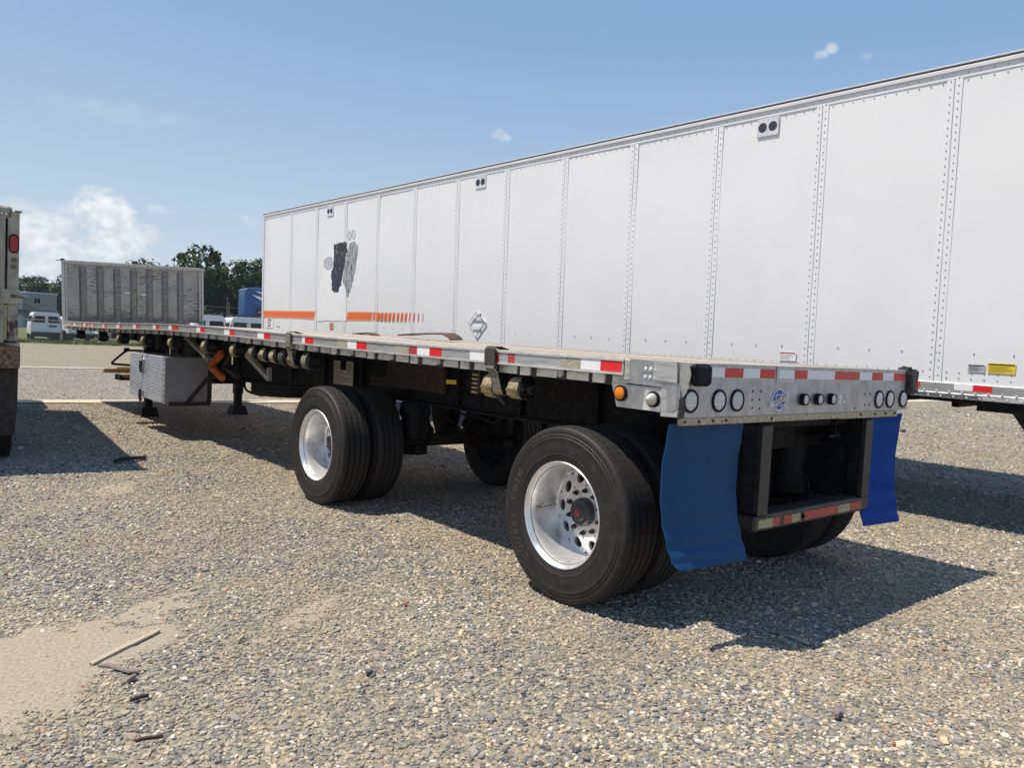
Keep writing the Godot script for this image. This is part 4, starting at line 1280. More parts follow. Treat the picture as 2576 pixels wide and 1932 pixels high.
func winch(t: Node, z: float, y: float, style: int, far := false) -> void:
	# drum axis runs along the trailer; bracket of two cheeks, a roll of webbing, a ratchet end
	var w := node("winch", t, Vector3(-1.2, y, z))
	var r := 0.066 + 0.014 * rng.randf()
	var s := mb()
	for q in [-0.06, 0.06]:
		bb(s, -0.05, 0.06, -0.055, 0.0, q - 0.005, q + 0.005, 0.002)
		bb(s, -0.05, 0.06, 0.0, deck(z) - 0.1 - y, q - 0.005, q + 0.005, 0.002)
	rod(s, Vector3(0, 0, -0.075), Vector3(0, 0, 0.11), 0.022, 12)
	rod(s, Vector3(0, 0, 0.066), Vector3(0, 0, 0.082), r * 0.85, 20)
	obj("bracket", s, M.frame_black, w)
	s = mb()
	for k in 8:
		var a := TAU * k / 8.0
		rod(s, Vector3(cos(a) * r * 0.62, sin(a) * r * 0.62, 0.082), Vector3(cos(a) * r * 0.62, sin(a) * r * 0.62, 0.09), 0.006, 6)
	rod(s, Vector3(0, 0, 0.082), Vector3(0, 0, 0.125), 0.03, 14)
	obj("ratchet", s, M.frame_worn, w)
	if style == 0: return
	s = mb()
	var ax := Transform3D(Basis(Vector3(1, 0, 0), Vector3(0, 0, 1), Vector3(0, -1, 0)), Vector3(0, 0, -0.05))
	var prof := [[0.0, 0.02]]
	prof.append([0.0, r, 1])
	prof.append([0.1, r, 1])
	prof.append([0.1, 0.02, 1])
	lathe(s, prof, ax, 32)
	obj("webbing_roll", s, [M.webbing, M.webbing, M.webbing_dark, M.webbing_grey][style], w)
	s = mb()
	for k in 3:
		var rr := r * (0.5 + 0.2 * k)
		lathe(s, [[0.1005, rr], [0.1025, rr + 0.004, 1], [0.1005, rr + 0.008]], ax, 24)
	obj("webbing_edge", s, M.webbing_dark, w)
	if style != 2: # a loose tail with its flat hook
		s = mb()
		var l := 0.1 * rng.randf() if far else 0.03 * rng.randf()
		var wrap := []
		for q in 11:
			var a := PI * (0.48 + 0.078 * q)
			var rr := r + 0.004 + 0.006 * q / 10.0 * rng.randf_range(0.6, 1.0)
			wrap.append(Vector3(cos(a) * rr, sin(a) * rr, 0.001 * q))
		band(s, wrap, Vector3(0, 0, 0.094), 0.005)
		if far: band(s, [Vector3(-r * 0.8, -r * 0.5, 0.0), Vector3(-r * 0.85, -r - l, 0.012)], Vector3(0, 0, 0.03), 0.004)
		obj("strap_tail", s, M.webbing if style == 1 else M.webbing_grey, w)
		if rng.randf() < 0.7:
			s = mb()
			bx(s, Vector3(-r - 0.012, -0.02, 0.0), Vector3(0.008, 0.05, 0.09), 0.003, Basis(Vector3(0, 0, 1), 0.25))
			obj("flat_hook", s, M.dirty_chrome, w)

func over_strap(t: Node, z: float, low: float, lean: float) -> void:
	var s := mb()
	var y := deck(z)
	var p := [Vector3(-1.20, y + 0.006, z - 0.01), Vector3(-1.265, y + 0.022, z - 0.008), Vector3(-1.3, y + 0.02, z - 0.005), Vector3(-1.322, y + 0.004, z), Vector3(-1.324, y - 0.09, z + 0.006), Vector3(-1.318, y - 0.11, z + 0.008)]
	band(s, p, Vector3(0, 0, 0.1), 0.006)
	obj("strap_over_rail", s, M.webbing_dark if lean > 0.03 else M.webbing_grey, t)
	s = mb()
	band(s, [p[5] + Vector3(-0.006, 0.012, 0), Vector3(-1.327, y - 0.115, z + 0.01), Vector3(-1.31, low + 0.12, z + lean * 0.6), Vector3(-1.285, low, z + lean)], Vector3(0, 0, 0.084), 0.006)
	obj("strap_hanging", s, M.webbing_grey, t)
	s = mb()
	band(s, [Vector3(-1.29, low + 0.012, z + lean), Vector3(-1.28, low - 0.012, z + lean), Vector3(-1.255, low - 0.02, z + lean)], Vector3(0, 0, 0.09), 0.004)
	obj("strap_hook", s, M.dirty_chrome, t)

func plate_xy(called: String, m: Material, t: Node, pts: Array, z: float, depth: float) -> MeshInstance3D: # outline in x, y
	var s := mb()
	prism(s, poly(pts), depth, Transform3D(Basis(), Vector3(0, 0, z)))
	return obj(called, s, m, t)

func plate_zy(called: String, m: Material, t: Node, pts: Array, x: float, depth: float) -> MeshInstance3D: # outline in z, y; grows towards -x
	var s := mb()
	prism(s, poly(pts), depth, Transform3D(Basis(Vector3(0, 0, 1), Vector3(0, 1, 0), Vector3(-1, 0, 0)), Vector3(x, 0, 0)))
	return obj(called, s, m, t)

func build_flatbed() -> void:
	var t := thing("flatbed_trailer", "long empty aluminium flatbed trailer with blue mud flaps and dual wheels, nearest the camera", "trailer")
	flatbed_deck(t)
	flatbed_sides(t)
	flatbed_rear(t)
	flatbed_frame(t)
	flatbed_running_gear(t)
	flatbed_front(t)

func flatbed_deck(t: Node) -> void:
	var n := 15
	var w := 2.44 / n
	for k in n:
		var x := -1.22 + k * w
		var lift := 0.002 * rng.randf()
		var metal := k % 4 == 2
		run_obj("deck_plank", M.alu_dull if metal else (M.deck_wood_dark if rng.randf() < 0.35 else M.deck_wood), t, x + 0.004, x + w - 0.004, -0.035, -0.002 + lift + (0.002 if metal else 0.0), FRONT + 0.06, REAR - 0.03 - 0.02 * rng.randf())
	for k in 35:
		var z := REAR - 0.25 - k * 0.395
		box_obj("crossmember", M.frame_black, t, -1.2, 1.2, deck(z) - 0.135, deck(z) - 0.04, z - 0.03, z + 0.03)

func flatbed_sides(t: Node) -> void:
	for sd in [-1.0, 1.0]:
		run_obj("side_rail", M.alu_rail, t, sd * 1.222, sd * 1.25, -0.13, 0.0, FRONT + 0.02, REAR - 0.02)
		run_obj("side_rail_lower_lip", M.lip_metal, t, sd * 1.245, sd * 1.268, -0.138, -0.092, FRONT + 0.02, 0.69)
		# rub rail: flat bar with a raised bead at top and bottom
		run_obj("rub_rail", M.alu_rail, t, sd * 1.288, sd * 1.3, -0.082, 0.0, FRONT + 0.02, 0.69)
		run_obj("rub_rail_bead", M.alu_bright, t, sd * 1.286, sd * 1.307, -0.012, 0.002, FRONT + 0.02, 0.692)
		run_obj("rub_rail_bead", M.alu_bright, t, sd * 1.286, sd * 1.307, -0.086, -0.074, FRONT + 0.02, 0.692)
		run_obj("rail_top_flange", M.alu_rail, t, sd * 1.2505, sd * 1.2855, -0.006, 0.001, FRONT + 0.02, 0.69)
		var z := 0.5
		var k := 0
		while z > FRONT + 0.3:
			if k % 2 == 0:
				box_obj("stake_pocket", M.lip_metal, t, sd * 1.2505, sd * 1.2875, deck(z) - 0.139, deck(z) - 0.0875, z - 0.045, z + 0.045, 0.003)
				for e in [-1.0, 1.0]: box_obj("pocket_gap", M.webbing_dark, t, sd * 1.2505, sd * 1.273, deck(z) - 0.145, deck(z) - 0.089, z + e * 0.066 - 0.0195, z + e * 0.066 + 0.0195)
			else:
				var s := mb()
				rod(s, Vector3(sd * 1.251, deck(z) - 0.105, z), Vector3(sd * 1.286, deck(z) - 0.105, z), 0.026, 14)
				obj("pipe_spool", s, M.alu_dull, t)
				box_obj("spool_gap", M.webbing_dark, t, sd * 1.2685, sd * 1.272, deck(z) - 0.142, deck(z) - 0.089, z - 0.038, z + 0.038)
			z -= 0.305
			k += 1
	# reflective tape on the near rail, piece by piece
	var pieces := [[0.526, 0.678, "tape_red"], [0.373, 0.526, "tape_white"], [0.209, 0.373, "tape_tan"], [-0.257, -0.193, "tape_red_dirty"], [-0.49, -0.347, "tape_red"], [-0.646, -0.49, "tape_white"],
		[-1.11, -0.965, "tape_red"], [-1.265, -1.11, "tape_white"], [-1.375, -1.265, "tape_red_dirty"], [-1.563, -1.375, "tape_tan"], [-2.137, -1.978, "tape_red"], [-2.285, -2.137, "tape_white"], [-2.463, -2.285, "tape_tan"],
		[-3.058, -2.894, "tape_red"], [-3.115, -3.058, "tape_white"], [-3.947, -3.799, "tape_red"], [-4.099, -3.947, "tape_white"], [-4.838, -4.703, "tape_red"], [-4.993, -4.838, "tape_white"], [-5.727, -5.585, "tape_red"], [-5.86, -5.727, "tape_white"],
		[-6.583, -6.478, "tape_red_dirty"], [-6.75, -6.583, "tape_red"], [-6.875, -6.75, "tape_white"], [-7.398, -7.247, "tape_red"], [-7.522, -7.398, "tape_white"], [-8.289, -8.17, "tape_red"], [-8.449, -8.289, "tape_white"], [-9.15, -9.036, "tape_red"], [-9.327, -9.15, "tape_white"],
		[-10.012, -9.868, "tape_red"], [-10.109, -10.012, "tape_white"], [-10.771, -10.692, "tape_red"], [-10.851, -10.771, "tape_white"], [-10.95, -10.851, "tape_red"], [-11.25, -11.103, "tape_red"], [-11.4, -11.25, "tape_white"], [-11.55, -11.4, "tape_red"], [-12.3, -12.15, "tape_red"], [-12.15, -12.0, "tape_white"]]
	for p in pieces:
		run_obj("reflective_tape", M[p[2]], t, -1.3003, -1.3018, -0.0715, -0.0145, p[0] + 0.001, p[1] - 0.001)
	var zz := 0.4
	while zz > -12.5:
		run_obj("reflective_tape", M.tape_red, t, 1.3003, 1.3018, -0.0715, -0.0145, zz - 0.15, zz)
		run_obj("reflective_tape", M.tape_white, t, 1.3003, 1.3018, -0.0715, -0.0145, zz - 0.3, zz - 0.151)
		zz -= 0.78
	# winches and their straps
	var styles := [0, 2, 1, 1, 1, 1, 1, 3, 1, 1, 2, 1, 3, 1, 1]
	var zs := [-12.066, -10.533, -9.326, -8.077, -6.927, -5.7, -4.858, -4.341, -4.074, -3.845, -3.626, -3.393, -3.128, -0.479, -0.238]
	for k in zs.size():
		winch(t, zs[k], deck(zs[k]) - (0.235 if zs[k] < -2.0 else 0.232), styles[k], k < 7)
	over_strap(t, -0.41, 1.175, 0.052)
	over_strap(t, -3.36, 1.19, 0.025)
	for sd in 9:
		var w := node("winch", t, Vector3(1.2, deck(-1.0 - sd * 1.2) - 0.23, -1.0 - sd * 1.2))
		var s := mb()
		bb(s, -0.05, 0.05, -0.05, 0.13, -0.065, -0.055)
		bb(s, -0.05, 0.05, -0.05, 0.13, 0.055, 0.065)
		rod(s, Vector3(0, 0, -0.07), Vector3(0, 0, 0.09), 0.05, 12)
		obj("bracket", s, M.frame_black, w)

func flatbed_rear(t: Node) -> void:
	var z := REAR
	# rear plate
	plate_xy("rear_plate", M.alu, t, [[-1.29, 1.158], [1.262, 1.158], [1.262, 1.429], [-1.08, 1.429], [-1.2, 1.425], [-1.29, 1.40]], z - 0.012, 0.012)
	box_obj("rear_plate_lip", M.alu_rail, t, -1.06, 1.25, 1.4285, 1.434, z - 0.08, z + 0.004, 0.002)
	# tape across the rear
	for p in [[-1.082, -0.928, 0], [-0.928, -0.761, 1], [-0.761, -0.601, 0], [-0.601, -0.45, 1], [-0.252, -0.102, 1], [-0.102, 0.221, 0], [0.221, 0.539, 1], [0.539, 0.709, 0], [0.709, 0.865, 1], [0.865, 1.022, 0], [1.022, 1.193, 1]]:
		var dy: float = -0.004 * (p[0] + 1.0) / 2.2
		box_obj("reflective_tape", M.tape_red_rear if p[2] else M.tape_white, t, p[0] + 0.001, p[1] - 0.001, 1.363 + dy, 1.4135 + dy, z + 0.0004, z + 0.0016)
	box_obj("patch_plate", M.alu_rail, t, -0.436, -0.254, 1.336, 1.431, z + 0.0005, z + 0.005, 0.0015)
	box_obj("reflective_tape", M.tape_white, t, -0.418, -0.256, 1.362, 1.411, z + 0.0055, z + 0.0065)
	# lamps
	for x in [-1.205, -0.966, -0.804, 0.829, 0.989, 1.19]:
		round_lamp(t, Vector3(x, 1.242 if x < 0 else 1.234, z + 0.0005), 0.05, x < -0.9 or x > 0, 0.007)
	for x in [-0.14, 0.025, 0.185]:
		round_lamp(t, Vector3(x, 1.242, z + 0.0005), 0.029, true, 0.026)
	# small bolts, worn-off sticker
	var s := mb()
	for q in [[-0.66, 1.29], [-0.58, 1.29], [-0.59, 1.245], [-0.66, 1.245], [-0.655, 1.2], [-0.585, 1.195], [0.63, 1.27], [0.7, 1.27], [0.64, 1.2], [0.7, 1.2], [0.5, 1.18]]:
		dome(s, Vector3(q[0], q[1], z), Vector3(0, 0, 1), 0.008, 0.004)
	tag(obj("bolt_head", s, M.hub_grey, t), "", "", "", "stuff")
	for k in 11:
		var c := Vector2(0.27 + 0.13 * rng.randf(), 1.215 + 0.055 * rng.randf())
		plate_xy("sticker_scrap", M.print_grey if k % 2 else M.emblem_silver, t, ragged(ellipse(c.x, c.y, 0.012 + 0.014 * rng.randf(), 0.008 + 0.008 * rng.randf(), 9), 0.01, 0.004, k * 3.0), z + 0.0003 + k * 0.0001, 0.0005)
	# emblem: globe with a banner across it
	var e := node("emblem", t, Vector3(-0.398, 1.242, z + 0.0005))
	s = mb()
	prism(s, poly(ellipse(0.0, 0.0, 0.068, 0.062, 32)), 0.004)
	prism(s, poly([[-0.1, -0.034], [-0.075, -0.045], [-0.05, -0.04], [0.075, 0.0], [0.098, 0.02], [0.098, 0.044], [0.07, 0.046], [-0.05, 0.005], [-0.09, -0.005]]), 0.0038)
	obj("emblem_base", s, M.emblem_white, e)
	s = mb()
	prism(s, poly(ellipse(0.0, 0.0, 0.061, 0.056, 32)), 0.002, Transform3D(Basis(), Vector3(0, 0, 0.0042)))
	obj("globe", s, M.emblem_blue, e)
	s = mb()
	for q in [[-0.052, 0.022, 0.05, 0.034], [-0.05, -0.034, 0.045, -0.03], [-0.024, 0.05, -0.04, 0.0], [0.022, 0.052, 0.036, 0.01], [-0.02, -0.053, -0.03, -0.02], [0.016, -0.053, 0.03, -0.02]]:
		bar(s, Vector3(q[0], q[1], 0.0066), Vector3(q[2], q[3], 0.0066), 0.004, 0.001, Vector3(0, 0, 1))
	obj("globe_line", s, M.emblem_white, e)
	s = mb()
	prism(s, poly([[-0.096, -0.032], [-0.072, -0.041], [-0.05, -0.036], [0.075, 0.003], [0.094, 0.021], [0.094, 0.04], [0.07, 0.042], [-0.05, 0.002], [-0.086, -0.008]]), 0.003, Transform3D(Basis(), Vector3(0, 0, 0.0064)))
	obj("banner", s, M.emblem_silver, e)
	inst("lettering", text_mesh("UTILITY", 0.04, 0.0015), M.emblem_text, e, Transform3D(Basis(Vector3(0, 0, 1), 0.3) * Basis.from_scale(Vector3(0.95, 1, 1)), Vector3(0.002, 0.001, 0.0104)))
	# left corner: gusset, torn post, rubber block
	plate_zy("corner_gusset", M.alu, t, [[0.72, 1.436], [1.045, 1.434], [1.045, 1.3], [0.7, 1.31]], -1.283, 0.012)
	box_obj("rail_end_cap", M.alu_dull, t, -1.299, -1.24, 1.322, 1.433, 0.694, 0.735, 0.004)
	plate_zy("corner_plate", M.alu_rail, t, [[0.897, 1.438], [1.04, 1.436], [1.045, 1.332], [0.897, 1.337]], -1.2955, 0.007)
	plate_zy("lamp_plate", M.alu, t, [[0.6, 1.303], [0.96, 1.298], [0.955, 1.176], [0.646, 1.178]], -1.278, 0.01)
	plate_zy("corner_post", M.alu_rail, t, [[0.945, 1.33], [1.05, 1.33], [1.052, 1.161], [0.948, 1.157]], -1.279, 0.014)
	plate_zy("corner_recess", M.alu, t, [[0.972, 1.33], [1.044, 1.33], [1.046, 1.2], [1.02, 1.183], [0.99, 1.187]], -1.2935, 0.002)
	plate_zy("lamp_backing", M.alu_bright, t, [[0.838, 1.28], [0.945, 1.278], [0.942, 1.178], [0.826, 1.179]], -1.2885, 0.002)
	s = mb()
	for i in 3:
		for j in 2:
			dome(s, Vector3(-1.2955, 1.388 - j * 0.041, 0.837 + i * 0.033), Vector3(-1, 0, 0), 0.0115, 0.008, 10)
	obj("rivet", s, M.alu_bright, t)
	# torn metal at the corner
	s = mb()
	var torn := ragged([[1.048, 1.435], [1.092, 1.43], [1.098, 1.36], [1.085, 1.30], [1.07, 1.262], [1.058, 1.29], [1.05, 1.35]], 0.012, 0.006, 5.0)
	prism(s, poly(torn), 0.012, Transform3D(Basis(Vector3(0.55, 0, 0.835).normalized(), Vector3(0, 1, 0), Vector3(-0.835, 0, 0.55)), Vector3(-1.285 - 1.048 * 0.55, 0, 1.05 - 1.048 * 0.835)))
	obj("torn_flange", s, M.alu_dull, t)
	s = mb()
	prism(s, poly(ragged([[-1.296, 1.25], [-1.262, 1.262], [-1.25, 1.2], [-1.262, 1.158], [-1.298, 1.152]], 0.014, 0.005, 15.0)), 0.008, Transform3D(Basis(), Vector3(0, 0, z + 0.0005)))
	obj("torn_flange", s, M.frame_worn, t)
	box_obj("rubber_bumper", M.rubber_black, t, -1.225, -1.084, 1.318, 1.43, z + 0.0005, z + 0.045, 0.018)
	# right corner: crushed rubber bumper
	s = mb()
	var ball := SphereMesh.new()
	ball.radial_segments = 16
	ball.rings = 10
	ball.radius = 1.0
	ball.height = 2.0
	var a := ball.get_mesh_arrays()
	for k in range(0, a[Mesh.ARRAY_INDEX].size(), 3):
		var c := []
		for j in 3:
			var p: Vector3 = a[Mesh.ARRAY_VERTEX][a[Mesh.ARRAY_INDEX][k + j]]
			var q := Vector3(signf(p.x) * pow(absf(p.x), 0.6), signf(p.y) * pow(absf(p.y), 0.55), signf(p.z) * pow(absf(p.z), 0.6))
			var nn := 1.0 + 0.42 * fnoise.get_noise_3d(p.x * 2.1, p.y * 2.1, p.z * 2.1 + 3.0)
			c.append(Vector3(1.29 + q.x * 0.075 * nn, 1.358 + q.y * 0.086 * nn - 0.14 * q.x * 0.12, z - 0.02 + q.z * 0.06 * nn))
		tri(s, c[0], c[1], c[2])
	obj("crushed_bumper", s, M.rubber_torn, t)
	plate_zy("corner_gusset", M.alu, t, [[0.7, 1.43], [1.045, 1.43], [1.045, 1.17], [0.7, 1.18]], 1.29, 0.012)
	# side lamps
	var am := node("marker_lamp", t, Vector3(-1.288, 1.251, 0.673))
	var xl := Transform3D(Basis(Vector3(0, 0, -1), Vector3(-1, 0, 0), Vector3(0, 1, 0)), Vector3.ZERO)
	s = mb()
	lathe(s, [[0.0, 0.044], [0.01, 0.043, 1], [0.014, 0.038], [0.011, 0.033]], xl, 28)
	obj("grommet", s, M.rubber_black, am)
	s = mb()
	lathe(s, [[0.002, 0.034], [0.016, 0.033, 1], [0.02, 0.027], [0.021, 0.0]], xl, 28)
	obj("lens", s, M.lens_amber, am)
	var wc := node("cone_lamp", t, Vector3(-1.2905, 1.238, 0.897))
	s = mb()
	lathe(s, [[0.0, 0.042], [0.012, 0.041, 1], [0.016, 0.036], [0.012, 0.031]], xl, 28)
	obj("grommet", s, M.rubber_black, wc)
	s = mb()
	lathe(s, [[0.004, 0.033], [0.022, 0.031, 1], [0.034, 0.026, 1], [0.052, 0.012], [0.058, 0.004], [0.059, 0.0]], xl, 28)
	obj("lens", s, M.lens_cone, wc)
	# strip under the plate that holds the flaps
	box_obj("flap_strip", M.galvanised, t, -1.262, 0.35, 1.117, 1.157, z - 0.03, z - 0.004, 0.003)
	box_obj("flap_strip", M.galvanised, t, 0.352, 1.136, 1.113, 1.157, z - 0.034, z - 0.006, 0.003)
	s = mb()
	for x in [-1.235, -1.12, -1.0, -0.885, -0.45, 0.6, 0.8, 0.95, 1.09]:
		rod(s, Vector3(x, 1.137, z - 0.006), Vector3(x, 1.137, z + 0.001), 0.008, 8)
	tag(obj("bolt_head", s, M.rust, t), "", "", "", "stuff")
	mud_flap(t, -1.30, -0.655, 1.125, [[0.0, 1.018], [0.1, 1.008], [0.3, 0.99], [0.5, 0.99], [0.68, 1.008], [0.84, 1.045], [0.94, 1.08], [1.0, 1.105]], 0.40, -0.03, 0.05, M.mud_flap_blue)
	mud_flap(t, 0.76, 1.315, 1.125, [[0.0, 1.012], [0.1, 1.0], [0.4, 0.985], [0.7, 1.0], [0.85, 1.02], [1.0, 1.05]], 0.385, -0.03, 0.0, M.mud_flap_bright)
	# rear guard
	var g := node("rear_guard", t)
	for x in [[-0.535, -0.415], [0.685, 0.8]]:
		box_obj("guard_post", M.frame_black, g, x[0], x[1], 0.585, 1.105, z - 0.13, z - 0.014, 0.012)
		box_obj("guard_post_face", M.frame_worn, g, x[0] + 0.012, x[1] - 0.004, 0.585, 1.095, z - 0.0138, z - 0.006, 0.003)
		box_obj("guard_side_plate", M.frame_black, g, x[0] - 0.004, x[0] + 0.008, 0.56, 1.11, z - 0.55, z - 0.128)
	box_obj("guard_bulkhead", M.frame_black, g, -0.43, 0.76, 0.9, 1.1, z - 0.32, z - 0.3)
	box_obj("guard_top_tube", M.frame_black, g, -0.53, 0.79, 1.055, 1.112, z - 0.2, z - 0.135, 0.008)
	box_obj("guard_bar", M.frame_worn, g, -0.55, 0.8, 0.492, 0.584, z - 0.13, z - 0.005, 0.012)
	s = mb()
	for i in 34:
		for j in 3:
			var x := -0.39 + i * 0.0315
			bb(s, x, x + 0.014, 0.586, 0.592, z - 0.115 + j * 0.034, z - 0.096 + j * 0.034)
	tag(obj("step_tread", s, M.hub_grey, g), "", "", "", "stuff")
	for p in [[-0.51, -0.36, "tape_cream_old"], [-0.36, -0.29, "tape_red_old"], [-0.245, -0.155, "tape_red_old"], [-0.155, -0.06, "tape_cream_old"], [-0.02, 0.2, "tape_red_old"], [0.2, 0.4, "tape_red_old"], [0.4, 0.55, "tape_cream_old"], [0.56, 0.7, "tape_red_old"]]:
		plate_xy("reflective_tape", M[p[2]], g, ragged([[p[0], 0.512], [p[1], 0.512], [p[1], 0.562], [p[0], 0.562]], 0.015, 0.004, p[0] * 10.0), z - 0.0046, 0.0012)
	s = mb()
	dome(s, Vector3(-0.035, 0.54, z - 0.004), Vector3(0, 0, 1), 0.018, 0.012, 8)
	obj("bolt_head", s, M.frame_black, g)

func mud_flap(t: Node, x0: float, x1: float, top: float, prof: Array, bottom: float, skew: float, round_r: float, m: Material) -> void:
	var c := Curve.new()
	c.min_value = 0.0
	c.max_value = 2.0
	for p in prof: c.add_point(Vector2(p[0], p[1]))
	c.bake()
	var ny := 60
	var nx := 14
	var grid := []
	for j in ny + 1:
		var v := float(j) / ny
		for i in nx + 1:
			var u := float(i) / nx
			var low := bottom + skew * u
			var y := lerpf(top, low, v)
			var x := 0.0
			var inset := 0.0
			if round_r > 0.0 and y - low < round_r: # rounded lower corners
				var q := round_r - (y - low)
				inset = round_r - sqrt(maxf(0.0, round_r * round_r - q * q))
			x = lerpf(x0 + inset, x1 - inset * 0.7, u) + 0.012 * sin(v * 3.0) * (u - 0.5)
			var z := c.sample(v) + 0.012 * sin(u * PI) * sin(v * PI) - 0.01 * (u - 0.5) * v
			grid.append(Vector3(x, y, z))
	var s := mb()
	for side in 2:
		for j in ny:
			for i in nx:
				var a := j * (nx + 1) + i
				var off := Vector3(0, 0, 0.0) if side == 0 else Vector3(0, 0, -0.007)
				var q := [grid[a] + off, grid[a + 1] + off, grid[a + nx + 2] + off, grid[a + nx + 1] + off]
				if side == 0: quad(s, q[0], q[1], q[2], q[3], 1)
				else: quad(s, q[3], q[2], q[1], q[0], 2)
	for j in ny:
		for e in [0, nx]:
			var a: int = j * (nx + 1) + e
			var b: int = a + nx + 1
			quad(s, grid[a], grid[b], grid[b] + Vector3(0, 0, -0.007), grid[a] + Vector3(0, 0, -0.007), 3)
	for i in nx:
		var a: int = ny * (nx + 1) + i
		quad(s, grid[a], grid[a + 1], grid[a + 1] + Vector3(0, 0, -0.007), grid[a] + Vector3(0, 0, -0.007), 4)
	obj("mud_flap", s, m, t)

func flatbed_frame(t: Node) -> void:
	for sd in [-1.0, 1.0]:
		var x: float = sd * 0.5
		var low := [[0.95, 0.99], [0.2, 0.95], [-1.07, 0.917], [-2.85, 0.922], [-4.66, 0.873], [-5.6, 0.842], [-7.0, 0.824], [-8.6, 0.83], [-9.3, 0.86], [-9.9, 0.98], [-10.4, 1.13], [-11.0, 1.2], [-12.9, 1.2]]
		var outline := []
		for q in low: outline.append([q[0], q[1]])
		var zz := -12.9
		while zz < 0.96:
			outline.append([zz, deck(zz) - 0.136])
			zz += 0.5
		outline.append([0.95, deck(0.95) - 0.136])
		plate_zy("main_beam", M.frame_black, t, outline, x + 0.006, 0.012)
		var s := mb()
		for k in low.size() - 1:
			var a := Vector3(x, low[k][1], low[k][0])
			var b := Vector3(x, low[k + 1][1], low[k + 1][0])
			bar(s, a, b, 0.14, 0.016, Vector3(0, 1, 0))
		obj("beam_flange", s, M.frame_black, t)
		for k in 16:
			var z := 0.6 - k * 0.79
			box_obj("beam_stiffener", M.frame_black, t, x + sd * 0.008, x + sd * 0.05, 0.95 if z > -9.0 else 1.21, deck(z) - 0.14, z - 0.005, z + 0.005)
	# u-shaped placard, yellow tag, hanger plate
	var pl := node("data_placard", t)
	plate_zy("sheet", M.tape_tan, pl, [[-3.904, 1.215], [-3.765, 1.215], [-3.765, 1.125], [-3.64, 1.125], [-3.64, 1.218], [-3.5, 1.218], [-3.497, 0.978], [-3.895, 0.975]], -0.562, 0.003)
	var s := mb()
	for k in 9:
		var y := 0.99 + k * 0.024
		if k < 5:
			bb(s, -0.5662, -0.5652, y, y + 0.006, -3.88, -3.88 + 0.13 + 0.2 * rng.randf())
		else:
			bb(s, -0.5662, -0.5652, y, y + 0.006, -3.885, -3.79)
			bb(s, -0.5662, -0.5652, y, y + 0.006, -3.62, -3.52)
	obj("print", s, M.webbing_dark, pl)
	plate_zy("warning_tag", M.print_yellow, t, [[-1.92, 1.115], [-1.78, 1.121], [-1.78, 1.155], [-1.92, 1.15]], -0.562, 0.003)
	plate_zy("hanger_plate", M.rust_brown, t, [[-3.17, 1.02], [-3.17, 1.095], [-2.95, 1.1], [-2.88, 1.13], [-2.86, 1.27], [-1.95, 1.27], [-1.95, 1.03]], -0.53, 0.03)
	# orange tarp-rack brackets and grey struts
	for q in [[-6.735, 1.012, -6.40, 1.172], [-6.79, 0.992, -6.33, 0.864]]:
		s = mb()
		bar(s, Vector3(-0.8, q[1], q[0]), Vector3(-0.8, q[3], q[2]), 0.06, 0.085, Vector3(-1, 0, 0) if false else Vector3(0, 0.6, 0.8), 0.006)
		obj("orange_bracket", s, M.paint_orange_rust, t)
	s = mb()
	bar(s, Vector3(-0.75, 1.0, -6.45), Vector3(-0.75, 0.9, -5.98), 0.05, 0.05, Vector3(0, 1, 0))
	bar(s, Vector3(-0.75, 1.0, -6.45), Vector3(-0.75, 1.17, -6.15), 0.05, 0.05, Vector3(0, 1, 0))
	obj("bracket_arm", s, M.rust_brown, t)
	for q in [[-7.43, 1.36, -6.5, 1.09], [-5.4, 1.24, -4.73, 0.995]]:
		s = mb()
		bar(s, Vector3(-0.9, q[1], q[0]), Vector3(-0.9, q[3], q[2]), 0.05, 0.012, Vector3(0, 1, 0))
		bar(s, Vector3(-0.925, q[1] - 0.02, q[0]), Vector3(-0.925, q[3] - 0.02, q[2]), 0.008, 0.045, Vector3(0, 1, 0))
		obj("diagonal_strut", s, M.alu_dull, t)
	box_obj("strut_post", M.alu_dull, t, -0.92, -0.88, 0.94, 1.085, -4.74, -4.7)
	# rack for a rolled tarp near the rear winches: square hoop
	s = mb()
	for q in [[1.30, 1.30, -0.78, -0.6], [1.14, 1.14, -0.78, -0.6]]:
		bar(s, Vector3(-1.1, q[0], q[2]), Vector3(-1.1, q[1], q[3]), 0.02, 0.02, Vector3(-1, 0, 0))
	for zz2 in [-0.78, -0.6]: bar(s, Vector3(-1.1, 1.3, zz2), Vector3(-1.1, 1.14, zz2), 0.02, 0.02, Vector3(-1, 0, 0))
	bar(s, Vector3(-1.1, 1.14, -0.6), Vector3(-1.08, 1.08, -0.52), 0.02, 0.02, Vector3(-1, 0, 0))
	obj("hook_hoop", s, M.frame_worn, t)
	s = mb()
	for k in 5: rod(s, Vector3(-1.12, 1.26 - k * 0.03, -0.84), Vector3(-1.1, 1.255 - k * 0.03, -0.8), 0.011, 8)
	obj("air_valve", s, M.dirty_chrome, t)

